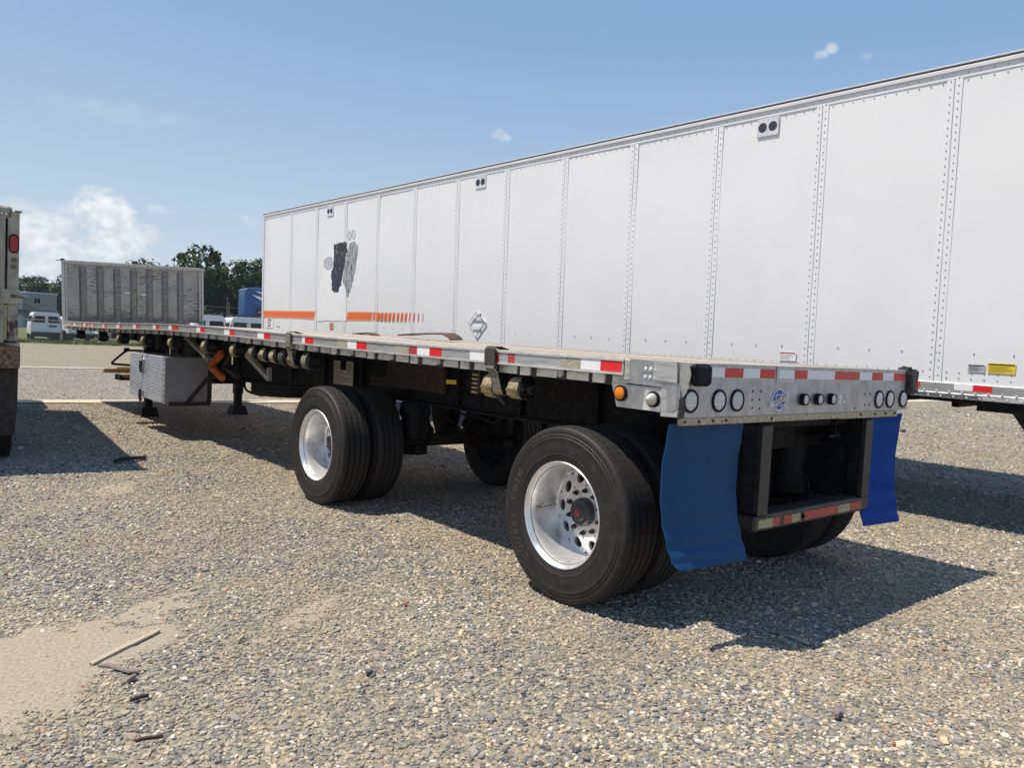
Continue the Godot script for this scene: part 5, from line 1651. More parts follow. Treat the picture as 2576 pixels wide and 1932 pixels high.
func flatbed_running_gear(t: Node) -> void:
	for k in 2:
		var z: float = [0.255, -2.825][k]
		var s := mb()
		rod(s, Vector3(-0.95, 0.5113, z), Vector3(0.95, 0.5113, z), 0.062, 16)
		obj("axle", s, M.rust_brown, t)
		for x in [-1.15, -0.815, 0.815, 1.15]:
			var w := make_wheel(t, Vector3(x, 0.5113, z), absf(x) > 1.0, x > 0, "x" if x < -1.0 else "")
			if x < -1.0 and k == 0: lettering_on_tyre(w, "DOUBLE COIN", 0.40, -1.75, 0.062)
		if k == 0: # valve stem on the rear wheel
			s = mb()
			rod(s, Vector3(-1.08, 0.515, 0.02), Vector3(-1.2, 0.5, -0.005), 0.004, 6)
			rod(s, Vector3(-1.19, 0.501, -0.003), Vector3(-1.21, 0.499, -0.007), 0.007, 6)
			obj("valve_stem", s, M.dirty_chrome, t)
		for x in [-0.5, 0.5]:
			# air-ride hanger, trailing arm, air spring, shock
			plate_zy("suspension_hanger", M.frame_black, t, [[z - 0.78, 0.93], [z - 0.32, 0.93], [z - 0.42, 0.6], [z - 0.5, 0.48], [z - 0.64, 0.48], [z - 0.7, 0.62]], x + 0.07, 0.14)
			s = mb()
			bar(s, Vector3(x, 0.53, z - 0.58), Vector3(x, 0.46, z + 0.1), 0.11, 0.13, Vector3(0, 1, 0), 0.01)
			bar(s, Vector3(x, 0.45, z + 0.05), Vector3(x, 0.5, z + 0.5), 0.12, 0.09, Vector3(0, 1, 0), 0.01)
			obj("trailing_arm", s, M.frame_black, t)
			s = mb()
			lathe(s, [[0.0, 0.06], [0.02, 0.12, 1], [0.12, 0.14], [0.2, 0.12], [0.26, 0.145], [0.34, 0.13, 1], [0.38, 0.1, 1]], Transform3D(Basis(), Vector3(x, 0.56, z + 0.36)), 20)
			obj("air_spring", s, M.rubber_black, t)
			s = mb()
			rod(s, Vector3(x * 1.3, 0.5, z + 0.12), Vector3(x * 1.3, 0.95, z + 0.22), 0.035, 10)
			obj("shock_absorber", s, M.frame_black, t)
			s = mb()
			rod(s, Vector3(x * 0.7, 0.66, z + 0.05), Vector3(x * 0.7, 0.62, z + 0.34), 0.085, 16)
			obj("brake_chamber", s, M.frame_black, t)
	var hoses := [[Vector3(-0.42, 0.86, -2.2), Vector3(-0.3, 0.74, -2.1), Vector3(-0.1, 0.66, -2.3), Vector3(0.1, 0.66, -2.5)], [Vector3(-0.42, 0.88, -2.0), Vector3(-0.2, 0.82, -2.1), Vector3(0.0, 0.72, -2.3), Vector3(0.12, 0.62, -2.6)], [Vector3(-0.42, 0.82, -2.4), Vector3(-0.36, 0.66, -2.4), Vector3(-0.2, 0.6, -2.6)], [Vector3(-0.4, 0.9, -1.8), Vector3(0.0, 0.76, -2.0), Vector3(0.3, 0.8, -2.2)]]
	for h in hoses:
		var s := mb()
		pipe(s, h, 0.011)
		obj("air_hose", s, M.rubber_black, t)
	# air tank between the beams
	var s := mb()
	lathe(s, [[0.0, 0.0], [0.0, 0.08, 1], [0.04, 0.11], [0.66, 0.11], [0.7, 0.08], [0.7, 0.0, 1]], Transform3D(Basis(Vector3(0, 1, 0), Vector3(1, 0, 0), Vector3(0, 0, -1)), Vector3(-0.35, 1.06, -1.2)), 20)
	obj("air_tank", s, M.frame_black, t)

func flatbed_front(t: Node) -> void:
	# headboard, rolled a little with the twist of the frame
	var h := node("headboard", t, Vector3(-1.27, 1.455, FRONT))
	h.rotation.z = 0.036
	var ht := 1.13
	box_obj("panel", M.head_panel, h, 0.05, 2.5, 0.0, ht - 0.03, -0.012, 0.0)
	for k in 7:
		var x := 0.255 + k * 0.292
		var s := mb()
		prism(s, poly([[x, 0.0005], [x + 0.03, 0.035], [x + 0.1, 0.035], [x + 0.13, 0.0005]]), ht - 0.11, Transform3D(Basis(Vector3(1, 0, 0), Vector3(0, 0, 1), Vector3(0, 1, 0)), Vector3(0, 0.0, 0.0)))
		obj("rib", s, M.head_rib, h)
	box_obj("top_rail", M.alu_dull, h, -0.03, 2.55, ht - 0.062, ht, -0.03, 0.04, 0.006)
	box_obj("bottom_rail", M.head_rib, h, 0.05, 2.5, 0.0, 0.05, 0.0365, 0.05)
	for q in [[-0.03, 0.012], [0.016, 0.048], [2.435, 2.468], [2.478, 2.52]]:
		box_obj("post", M.alu_rail if q[0] < 0 or q[0] > 2.47 else M.alu_dull, h, q[0], q[1], -0.06, ht - 0.063, -0.02, 0.045, 0.004)
	box_obj("post_cap", M.rubber_black, h, -0.045, 0.02, ht + 0.0005, ht + 0.022, -0.04, 0.045, 0.006)
	box_obj("post_cap", M.rubber_black, h, 2.47, 2.54, ht + 0.0005, ht + 0.022, -0.04, 0.045, 0.006)
	box_obj("cap_wing", M.alu_rail, h, -0.12, -0.031, ht - 0.02, ht + 0.0, -0.03, 0.03, 0.004)
	for q in [[1.03, 0.56], [1.32, 0.535]]:
		box_obj("strap_clip", M.alu_bright, h, q[0], q[0] + 0.1, q[1], q[1] + 0.022, 0.037, 0.043)
	# tool box
	var b := node("tool_box", t)
	var x0 := -1.215
	var x1 := -0.665
	var zb := -7.236
	var zf := -8.85
	box_obj("shell", M.box_grey, b, x0 + 0.012, x1, 0.468, 1.075, zf, zb, 0.004)
	for d in [[zf, -8.25], [-8.225, zb - 0.115]]:
		var s := mb()
		var n := 22
		for k in n: # quilted bands across the door
			for j in 2:
				var ya := lerpf(0.47, 1.07, (k + 0.5 * j) / n)
				var yb := lerpf(0.47, 1.07, (k + 0.5 * (j + 1)) / n)
				var xa := x0 - (0.0 if j == 0 else 0.008)
				var xb := x0 - (0.008 if j == 0 else 0.0)
				quad(s, Vector3(xa, ya, d[0]), Vector3(xb, yb, d[0]), Vector3(xb, yb, d[1]), Vector3(xa, ya, d[1]))
		bb(s, x0, x0 + 0.011, 0.469, 1.071, d[0], d[1])
		obj("door", s, M.box_quilted, b)
	box_obj("edge_trim", M.box_quilted, b, x0 - 0.006, x0 + 0.011, 0.466, 1.078, zb - 0.1145, zb + 0.003, 0.002)
	var s := mb()
	for k in 9: dome(s, Vector3(x0 - 0.006, 0.5 + k * 0.068, zb - 0.05), Vector3(-1, 0, 0), 0.014, 0.006)
	obj("rivet", s, M.hub_grey, b)
	for y in [0.93, 0.53]:
		var l := node("latch", b, Vector3(x0 - 0.01, y, -8.235))
		box_obj("hasp", M.chrome, l, -0.02, 0.0, -0.09 if y > 0.7 else -0.05, 0.09 if y > 0.7 else 0.06, -0.03, 0.075, 0.006)
		s = mb()
		rod(s, Vector3(-0.03, -0.07, 0.02), Vector3(-0.03, 0.05, 0.02), 0.016, 10)
		rod(s, Vector3(-0.02, -0.11, 0.04), Vector3(-0.03, -0.05, 0.04), 0.02, 10)
		obj("catch", s, M.hub_grey, l)
	box_obj("mount_bottom", M.rust_brown, b, x0 + 0.05, x1 + 0.03, 0.435, 0.486, zb + 0.001, zb + 0.03)
	box_obj("mount_side", M.rust_brown, b, x1 - 0.005, x1 + 0.045, 0.487, 1.28, zb - 0.01, zb + 0.03)
	s = mb()
	bar(s, Vector3(-0.92, 0.487, zb + 0.012), Vector3(x1, 0.815, zb + 0.012), 0.05, 0.014, Vector3(0, 0, 1))
	obj("mount_brace", s, M.rust_brown, b)
	# landing gear
	for q in [[-0.62, -10.05], [0.87, -10.1]]:
		var l := node("landing_leg", t, Vector3(q[0], 0, q[1]))
		box_obj("outer_tube", M.frame_black, l, -0.07, 0.07, 0.36, 1.3, -0.07, 0.07, 0.006)
		box_obj("inner_tube", M.frame_black, l, -0.055, 0.055, 0.1, 0.359, -0.055, 0.055)
		s = mb()
		hull8(s, [Vector3(-0.14, 0.0, -0.14), Vector3(-0.14, 0.0, 0.14), Vector3(0.14, 0.0, 0.14), Vector3(0.14, 0.0, -0.14), Vector3(-0.11, 0.15, -0.09), Vector3(-0.11, 0.15, 0.09), Vector3(0.11, 0.15, 0.09), Vector3(0.11, 0.15, -0.09)])
		obj("foot", s, M.frame_black, l)
	box_obj("landing_brace", M.frame_black, t, -0.55, 0.8, 0.53, 0.6, -10.13, -10.05)
	s = mb()
	bar(s, Vector3(0.85, 0.62, -10.05), Vector3(0.5, 0.86, -8.8), 0.05, 0.05, Vector3(0, 1, 0))
	bar(s, Vector3(-0.6, 0.62, -10.0), Vector3(-0.5, 0.86, -8.8), 0.05, 0.05, Vector3(0, 1, 0))
	obj("landing_brace", s, M.frame_black, t)
	s = mb()
	pipe(s, [Vector3(-0.62, 1.08, -9.9), Vector3(-0.62, 1.08, -9.3), Vector3(-1.1, 1.08, -9.3), Vector3(-1.16, 1.07, -9.3), Vector3(-1.26, 0.985, -9.3), Vector3(-1.345, 0.898, -9.3), Vector3(-1.335, 0.872, -9.3), Vector3(-1.25, 0.866, -9.3), Vector3(-1.13, 0.858, -9.3), Vector3(-1.0, 0.84, -9.3)], 0.017)
	obj("crank_handle", s, M.frame_black, t)
	s = mb()
	rod(s, Vector3(-1.19, 1.085, -9.3), Vector3(-1.12, 1.09, -9.3), 0.03, 10)
	obj("crank_sleeve", s, M.frame_black, t)
	box_obj("rack_tray", M.frame_black, t, -1.284, 0.6, 0.638, 0.675, -9.42, -9.12, 0.008)
	box_obj("rack_tray_end", M.frame_black, t, -1.284, -1.245, 0.6755, 0.72, -9.42, -9.12, 0.008)
	# things that are carried: top-level
	var d := thing("dunnage_timber", "thin square tan timber sticking out furthest in front of the tool box", "timber", Vector3(-0.5, 0.74, -9.3))
	box_obj("beam", M.timber, d, -0.96, 0.9, 0.0, 0.064, -0.05, 0.02, 0.005)
	d = thing("dunnage_timber", "thicker tan timber lying beside and just behind the end of the thin one", "timber", Vector3(-0.4, 0.735, -9.37))
	box_obj("beam", M.timber, d, -0.866, 0.9, 0.0, 0.092, -0.02, 0.01, 0.005)
	d = thing("dunnage_timber", "short tan timber on the black rack tray below the two longer timbers", "timber", Vector3(-0.4, 0.6765, -9.2))
	box_obj("beam", M.timber, d, -0.84, 0.9, 0.0, 0.052, -0.05, 0.05, 0.005)
	# spare tyre slung flat below the frame
	d = thing("spare_tyre", "black spare tyre slung flat under the middle of the flatbed frame", "tyre", Vector3(0.2, 0.765, -6.55))
	var sp := inst("tyre", tyre_mesh(), M.tyre_side, d)
	sp.rotation.z = PI / 2
	sp = inst("rim", back_rim_mesh(), M.hub_grey, d)
	sp.rotation.z = PI / 2
	s = mb()
	pipe(s, [Vector3(-0.28, 0.14, -0.46), Vector3(-0.44, 0.04, -0.46), Vector3(-0.46, -0.1, -0.36), Vector3(-0.3, -0.16, -0.2)], 0.016)
	obj("carrier_strap", s, M.frame_black, d)
	# lifted boards on the deck
	d = thing("loose_board", "dark rusty broken board curling up from the flatbed deck", "board", Vector3(0.35, 1.468, -3.55))
	s = mb()
	var bp := [[-0.5, 0.03, 0.016], [-0.15, 0.05, 0.016], [0.15, 0.06, 0.018], [0.36, 0.062, 0.018], [0.44, 0.04, 0.015], [0.5, 0.01, 0.012]]
	for k in bp.size() - 1:
		var a: Array = bp[k]
		var c: Array = bp[k + 1]
		hull8(s, [Vector3(-0.08, a[1], a[0]), Vector3(-0.08, c[1], c[0]), Vector3(0.08, c[1] + 0.008, c[0]), Vector3(0.08, a[1] + 0.008, a[0]), Vector3(-0.08, a[1] + a[2], a[0]), Vector3(-0.08, c[1] + c[2], c[0]), Vector3(0.08, c[1] + c[2] + 0.008, c[0]), Vector3(0.08, a[1] + a[2] + 0.008, a[0])])
	obj("board", s, M.old_board, d)
	d = thing("loose_board", "thin weathered sliver lifting from the flatbed deck left of the rusty board", "board", Vector3(0.35, 1.498, -4.8))
	s = mb()
	bar(s, Vector3(0, 0.0, -0.3), Vector3(0, 0.016, 0.05), 0.12, 0.012, Vector3(0, 1, 0))
	bar(s, Vector3(0, 0.016, 0.05), Vector3(0, -0.01, 0.16), 0.12, 0.012, Vector3(0, 1, 0))
	obj("board", s, M.old_board, d)

# ---------------------------------------------------------------- battered box body at the left edge
func build_box_body() -> void:
	# own axes: rear face at z = 0, right rear edge at x = 0, body runs to -z and -x
	var t := thing("box_truck", "battered dirty white box truck seen from behind at the left edge, rust along its sill", "truck", Vector3(-3.075, 0, -5.75), -0.105)
	box_obj("side_wall", M.old_white, t, -0.04, -0.01, 1.25, 2.5, -6.0, -0.12)
	box_obj("side_wall", M.old_white, t, -2.42, -2.39, 1.25, 2.5, -6.0, -0.12)
	box_obj("front_wall", M.old_white, t, -2.39, -0.04, 1.25, 2.5, -6.0, -5.96)
	box_obj("roof", M.old_white, t, -2.42, -0.01, 2.501, 2.54, -6.0, -0.06, 0.01)
	box_obj("floor", M.muddy_steel, t, -2.42, -0.01, 1.13, 1.249, -6.0, -0.06)
	for sd in 2:
		var m := -1.0 if sd == 0 else 1.0
		var o := 0.0 if sd == 0 else -2.43
		var p := node("rear_post", t)
		box_obj("upper_post", M.old_white, p, o + m * 0.006, o + m * 0.105, 1.72, 2.53, -0.12, 0.0, 0.006)
		box_obj("post_top", M.old_white, p, o - m * 0.012, o + m * 0.05, 2.5305, 2.545, -0.1, 0.02, 0.003)
		box_obj("lower_post", M.old_rusty_white, p, o + m * 0.006, o + m * 0.1, 1.25, 1.69, -0.12, -0.012, 0.005)
		box_obj("latch_plate", M.old_white, p, o + m * -0.004, o + m * 0.155, 1.62, 1.765, -0.01, 0.022, 0.004)
		box_obj("inner_channel", M.rubber_black, p, o + m * 0.106, o + m * 0.122, 1.765, 2.33, -0.1, -0.02)
		box_obj("hinge_post", M.old_white, p, o + m * 0.123, o + m * 0.19, 1.2, 2.5, -0.1, 0.008, 0.005)
		box_obj("yellow_strip", M.tape_cream_old, p, o + m * 0.102, o + m * 0.121, 1.26, 1.61, -0.09, -0.004)
		var s := mb()
		rod(s, Vector3(o + m * 0.02, 1.7, 0.022), Vector3(o + m * 0.07, 1.7, 0.05), 0.016, 8)
		rod(s, Vector3(o - m * 0.035, 1.693, 0.045), Vector3(o + m * 0.06, 1.7, 0.03), 0.01, 8)
		obj("latch_bolt", s, M.muddy_steel, p)
		s = mb()
		ring_poly(s, rounded(0.088, 0.185, 0.043), rounded(0.066, 0.16, 0.032), 0.014, Transform3D(Basis(), Vector3(o + m * 0.052, 2.215, 0.001)))
		obj("tail_light_ring", s, M.rubber_black, p)
		s = mb()
		prism(s, rounded(0.067, 0.161, 0.032), 0.01, Transform3D(Basis(), Vector3(o + m * 0.052, 2.215, 0.001)))
		obj("tail_light", s, M.lens_red, p)
		for y in [2.055, 1.99]:
			s = mb()
			var zt := Transform3D(Basis(Vector3(1, 0, 0), Vector3(0, 0, 1), Vector3(0, -1, 0)), Vector3(o + m * 0.052, y, 0.0))
			lathe(s, [[0.0, 0.026], [0.006, 0.025, 1], [0.007, 0.017], [0.004, 0.012, 1], [0.008, 0.008], [0.009, 0.0]], zt, 18)
			obj("bolt_boss", s, M.muddy_steel, p)
		box_obj("corner_casting", M.old_rusty_white, p, o + m * 0.07, o + m * 0.28, 2.46, 2.575, -0.1, 0.012, 0.02)
	box_obj("header", M.old_white, t, -2.24, -0.19, 2.36, 2.53, -0.1, 0.0, 0.006)
	for q in [[-2.235, -1.22], [-1.21, -0.195]]:
		var d := node("rear_door", t)
		box_obj("upper_panel", M.old_white, d, q[0], q[1], 1.75, 2.355, -0.06, -0.02, 0.004)
		box_obj("lower_panel", M.old_rusty_white, d, q[0], q[1], 1.2, 1.745, -0.06, -0.022, 0.004)
		for k in 3: box_obj("hinge", M.muddy_steel, d, q[1] - 0.2, q[1] - 0.01, 1.35 + k * 0.4, 1.4 + k * 0.4, -0.019, -0.004, 0.004)
	for k in 4:
		var s := mb()
		dome(s, Vector3(-0.12 - k * 0.04, 2.5, 0.013), Vector3(0, 0, 1), 0.013, 0.012, 8)
		obj("rivet", s, M.chrome, t)
	var s := mb()
	prism(s, poly(ragged([[-2.45, 1.02], [0.012, 0.985], [0.016, 1.2], [-2.45, 1.2]], 0.12, 0.012, 2.0)), 0.1, Transform3D(Basis(), Vector3(0, 0, -0.09)))
	obj("rear_sill", s, M.muddy_steel, t)
	box_obj("sill_cap", M.old_rusty_white, t, -2.45, 0.012, 1.2005, 1.235, -0.1, 0.018, 0.004)
	for q in [-0.45, -2.4]:
		s = mb()
		prism(s, poly([[q, 0.985], [q + 0.46, 0.975], [q + 0.455, 0.55], [q + 0.435, 0.30], [q + 0.1, 0.26], [q + 0.02, 0.4]]), 0.012, Transform3D(Basis(), Vector3(0, 0, -0.16)))
		obj("mud_flap", s, M.brown_flap, t)
	for z in [-0.75]:
		for x in [-0.16, -0.49, -1.9, -2.22]:
			var w := node("wheel", t, Vector3(x, 0.5, z))
			inst("tyre", tyre_mesh(), M.tyre_side, w)
			inst("rim", back_rim_mesh(), M.hub_grey, w)
	for x in [-0.7, -1.75]:
		box_obj("chassis_rail", M.frame_black, t, x - 0.05, x + 0.05, 0.85, 1.128, -6.0, -0.12)
	for x in [-0.25, -2.15]:
		var w := node("wheel", t, Vector3(x, 0.5, -5.2))
		inst("tyre", tyre_mesh(), M.tyre_side, w)
		inst("rim", back_rim_mesh(), M.hub_grey, w)
	s = mb()
	rod(s, Vector3(-0.2, 0.5, -0.75), Vector3(-2.2, 0.5, -0.75), 0.07, 12)
	rod(s, Vector3(-0.25, 0.5, -5.2), Vector3(-2.15, 0.5, -5.2), 0.06, 12)
	obj("axle", s, M.rust_brown, t)
	var cab := node("cab", t)
	box_obj("cab_shell", M.old_white, cab, -2.2, -0.25, 0.9, 2.3, -7.9, -6.15, 0.15)
	box_obj("windscreen", M.car_glass, cab, -2.05, -0.4, 1.5, 2.1, -7.93, -7.89, 0.01)

# ---------------------------------------------------------------- far things
func leaf_mesh(sd: int, clumps: int, cards: int, size: float) -> ArrayMesh: # a crown of unit radius made of leaf clumps
	var r := RandomNumberGenerator.new()
	r.seed = sd
	var v := PackedVector3Array()
	var n := PackedVector3Array()
	var c := PackedColorArray()
	for k in clumps:
		var d := Vector3(r.randfn(), r.randfn() * 0.8, r.randfn()).normalized()
		var centre := d * (0.35 + 0.55 * pow(r.randf(), 0.5))
		centre.y *= 1.0 if centre.y > 0 else 0.75
		var cr := 0.2 + 0.16 * r.randf()
		var tone := 0.75 + 0.5 * r.randf()
		var hue := r.randf()
		for i in cards:
			var e := Vector3(r.randfn(), r.randfn(), r.randfn()).normalized()
			var p := centre + e * cr * (0.55 + 0.45 * r.randf()) * Vector3(1, 0.75, 1)
			var nn := (e + Vector3(r.randfn(), r.randfn(), r.randfn()) * 0.5 + Vector3(0, 0.5, 0)).normalized()
			var b := frame_of(nn)
			var s := size * (0.6 + 0.8 * r.randf())
			var a := r.randf() * TAU
			var x := (b.x * cos(a) + b.z * sin(a)) * s
			var y := (b.z * cos(a) - b.x * sin(a)) * s * 0.7
			var t := tone * (0.85 + 0.3 * r.randf())
			var col := Color(0.10, 0.165, 0.075).lerp(Color(0.19, 0.24, 0.095), hue) * t
			for q in [p - x, p + y, p + x, p - x, p + x, p - y]:
				v.append(q)
				n.append((e * 0.55 + Vector3(0, 0.75, 0) + nn * 0.3).normalized())
				c.append(col)
	var arr := []
	arr.resize(Mesh.ARRAY_MAX)
	arr[Mesh.ARRAY_VERTEX] = v
	arr[Mesh.ARRAY_NORMAL] = n
	arr[Mesh.ARRAY_COLOR] = c
	var me := ArrayMesh.new()
	me.add_surface_from_arrays(Mesh.PRIMITIVE_TRIANGLES, arr)
	return me

var crowns := []

func tree(at: Vector3, height: float, width: float, label: String, group: String, kind: int) -> void:
	if crowns.is_empty():
		for k in 4: crowns.append(leaf_mesh(40 + k, 52, 60, 0.055))
	var t := thing("tree", label, "tree", at, rng.randf() * TAU, group)
	var s := mb()
	var th := height * 0.5
	lathe(s, [[0.0, 0.03 * height], [0.4, 0.02 * height], [th, 0.013 * height], [height * 0.8, 0.004 * height]], Transform3D(Basis(), Vector3.ZERO), 8)
	for k in 5:
		var a := rng.randf() * TAU
		var b := Vector3(0, height * (0.3 + 0.1 * k), 0)
		rod(s, b, b + Vector3(cos(a), 0.9, sin(a)) * width * 0.3, 0.008 * height, 6, 0.003 * height)
	obj("trunk", s, M.bark_brown, t)
	inst("crown", crowns[kind % 4], M.leaves, t, Transform3D(Basis.from_scale(Vector3(width * 0.55, height * 0.42, width * 0.55)), Vector3(0, height * 0.6, 0)))
	inst("crown", crowns[(kind + 1) % 4], M.leaves, t, Transform3D(Basis(Vector3.UP, 2.0) * Basis.from_scale(Vector3(width * 0.5, height * 0.26, width * 0.5)), Vector3(width * 0.06, height * 0.28, 0)))

func van(at: Vector3, turn: float, label: String, rack: bool) -> void: # a full-size van, rear at z = 0 facing +z
	var t := thing("van", label, "van", at, turn, "white vans beyond the yard")
	var s := mb()
	var prof := poly([[-1.0, 0.42], [1.0, 0.42], [1.03, 0.7], [1.02, 1.1], [0.97, 1.35], [0.86, 1.92], [0.78, 2.05], [0.6, 2.1], [-0.6, 2.1], [-0.78, 2.05], [-0.86, 1.92], [-0.97, 1.35], [-1.02, 1.1], [-1.03, 0.7]])
	prism(s, prof, 4.2, Transform3D(Basis(), Vector3(0, 0, -4.2)))
	obj("body", s, M.car_white, t)
	s = mb()
	hull8(s, [Vector3(-0.98, 0.42, -5.6), Vector3(-0.98, 0.42, -4.2), Vector3(0.98, 0.42, -4.2), Vector3(0.98, 0.42, -5.6), Vector3(-0.9, 1.0, -5.5), Vector3(-0.95, 1.25, -4.2), Vector3(0.95, 1.25, -4.2), Vector3(0.9, 1.0, -5.5)])
	obj("bonnet", s, M.car_white, t)
	s = mb()
	hull8(s, [Vector3(-0.9, 1.24, -4.95), Vector3(-0.95, 1.24, -4.2), Vector3(0.95, 1.24, -4.2), Vector3(0.9, 1.24, -4.95), Vector3(-0.78, 2.0, -4.25), Vector3(-0.8, 2.02, -4.2), Vector3(0.8, 2.02, -4.2), Vector3(0.78, 2.0, -4.25)])
	obj("windscreen", s, M.car_glass, t)
	for sd in [-1.0, 1.0]:
		var d := node("rear_door", t)
		s = mb()
		prism(s, poly([[sd * 0.03, 0.62], [sd * 0.96, 0.62], [sd * 0.96, 1.12], [sd * 0.91, 1.36], [sd * 0.8, 1.95], [sd * 0.03, 1.95]]), 0.02, Transform3D(Basis(), Vector3(0, 0, 0.002)))
		obj("door_skin", s, M.car_white, d)
		s = mb()
		prism(s, poly([[sd * 0.1, 1.3], [sd * 0.84, 1.3], [sd * 0.82, 1.45], [sd * 0.76, 1.75], [sd * 0.72, 1.8], [sd * 0.1, 1.8]]), 0.012, Transform3D(Basis(), Vector3(0, 0, 0.0225)))
		obj("window", s, M.car_glass, d)
		s = mb()
		prism(s, poly([[sd * 0.885, 1.28], [sd * 0.995, 1.28], [sd * 0.93, 1.66], [sd * 0.855, 1.66]]), 0.03, Transform3D(Basis(), Vector3(0, 0, 0.023)))
		obj("tail_light", s, M.lens_red, t)
		var panes := [[-0.5, -1.5], [-1.7, -2.9], [-3.1, -4.0]]
		for w in panes:
			s = mb()
			var q := [Vector3(sd * 0.965, 1.38, w[0]), Vector3(sd * 0.89, 1.78, w[0]), Vector3(sd * 0.89, 1.78, w[1]), Vector3(sd * 0.965, 1.38, w[1])]
			var off := Vector3(sd * 0.012, 0.003, 0)
			if sd > 0: quad(s, q[3] + off, q[2] + off, q[1] + off, q[0] + off)
			else: quad(s, q[0] + off, q[1] + off, q[2] + off, q[3] + off)
			obj("window", s, M.car_glass, t)
		for z in [-1.1, -4.6]:
			s = mb()
			rod(s, Vector3(sd * 0.72, 0.37, z), Vector3(sd * 0.98, 0.37, z), 0.37, 20)
			obj("wheel", s, M.car_black, t)
	box_obj("number_plate", M.plate_blue, t, 0.14, 0.68, 0.98, 1.16, 0.0225, 0.035)
	box_obj("rear_bumper", M.car_black, t, -1.0, 1.0, 0.36, 0.6, 0.0, 0.16, 0.04)
	box_obj("underbody", M.car_black, t, -0.9, 0.9, 0.25, 0.415, -5.2, -0.1)
	if rack:
		s = mb()
		for z in [-0.4, -1.8, -3.2]: bb(s, -0.8, 0.8, 2.16, 2.2, z - 0.03, z + 0.03)
		for x in [-0.78, 0.78]: bb(s, x - 0.02, x + 0.02, 2.1, 2.24, -3.4, -0.2)
		obj("roof_rack", s, M.car_black, t)

func car(at: Vector3, turn: float, label: String, body: Material, pickup: bool) -> void: # front faces +z
	var t := thing("pickup_truck" if pickup else "saloon_car", label, "pickup" if pickup else "car", at, turn)
	var s := mb()
	var h := 0.25 if pickup else 0.0
	var side: Array
	if pickup: side = [[0.0, 0.55], [0.02, 1.15], [-0.25, 1.25], [-1.4, 1.3], [-2.1, 1.85], [-3.4, 1.86], [-3.6, 1.28], [-5.5, 1.28], [-5.5, 0.6]]
	else: side = [[0.0, 0.35], [0.05, 0.68], [-0.2, 0.8], [-1.2, 0.95], [-1.9, 1.42], [-3.3, 1.44], [-4.1, 1.02], [-4.7, 0.95], [-4.75, 0.4]]
	prism(s, poly(side), 1.8, Transform3D(Basis(Vector3(0, 0, 1), Vector3(0, 1, 0), Vector3(-1, 0, 0)), Vector3(0.9, 0, 0)))
	obj("body", s, body, t)
	s = mb()
	var y0 := 1.33 if pickup else 0.98
	var y1 := 1.82 if pickup else 1.4
	var za := -1.42 if pickup else -1.24
	var zb := -2.05 if pickup else -1.86
	quad(s, Vector3(-0.78, y0, za + 0.02), Vector3(-0.7, y1, zb + 0.02), Vector3(0.7, y1, zb + 0.02), Vector3(0.78, y0, za + 0.02))
	obj("windscreen", s, M.car_glass, t)
	for sd in [-1.0, 1.0]:
		s = mb()
		bb(s, sd * 0.901, sd * 0.912, y0 + 0.02, y1 - 0.05, zb - 1.2, zb - 0.05)
		obj("side_window", s, M.car_glass, t)
		box_obj("headlight", M.chrome, t, sd * 0.52, sd * 0.86, 0.66 + h * 1.2, 0.8 + h * 1.2, 0.01, 0.06, 0.02)
		for z in [-0.9, -3.8 - h * 2.0]:
			s = mb()
			rod(s, Vector3(sd * 0.68, 0.34 + h * 0.2, z), Vector3(sd * 0.915, 0.34 + h * 0.2, z), 0.34 + h * 0.2, 18)
			obj("wheel", s, M.car_black, t)
	box_obj("grille", M.car_black, t, -0.5, 0.5, 0.6 + h, 0.78 + h * 1.3, 0.01, 0.05, 0.01)
	box_obj("bumper", M.chrome if pickup else body, t, -0.92, 0.92, 0.38 + h, 0.56 + h, -0.05, 0.12, 0.03)

func flank(s: SurfaceTool, pts: Array, depth: float, x: float) -> void: # outline in [forward, y] on the right flank, growing outwards
	prism(s, poly(pts), depth, Transform3D(Basis(Vector3(0, 0, -1), Vector3(0, 1, 0), Vector3(1, 0, 0)), Vector3(x, 0, 0)))

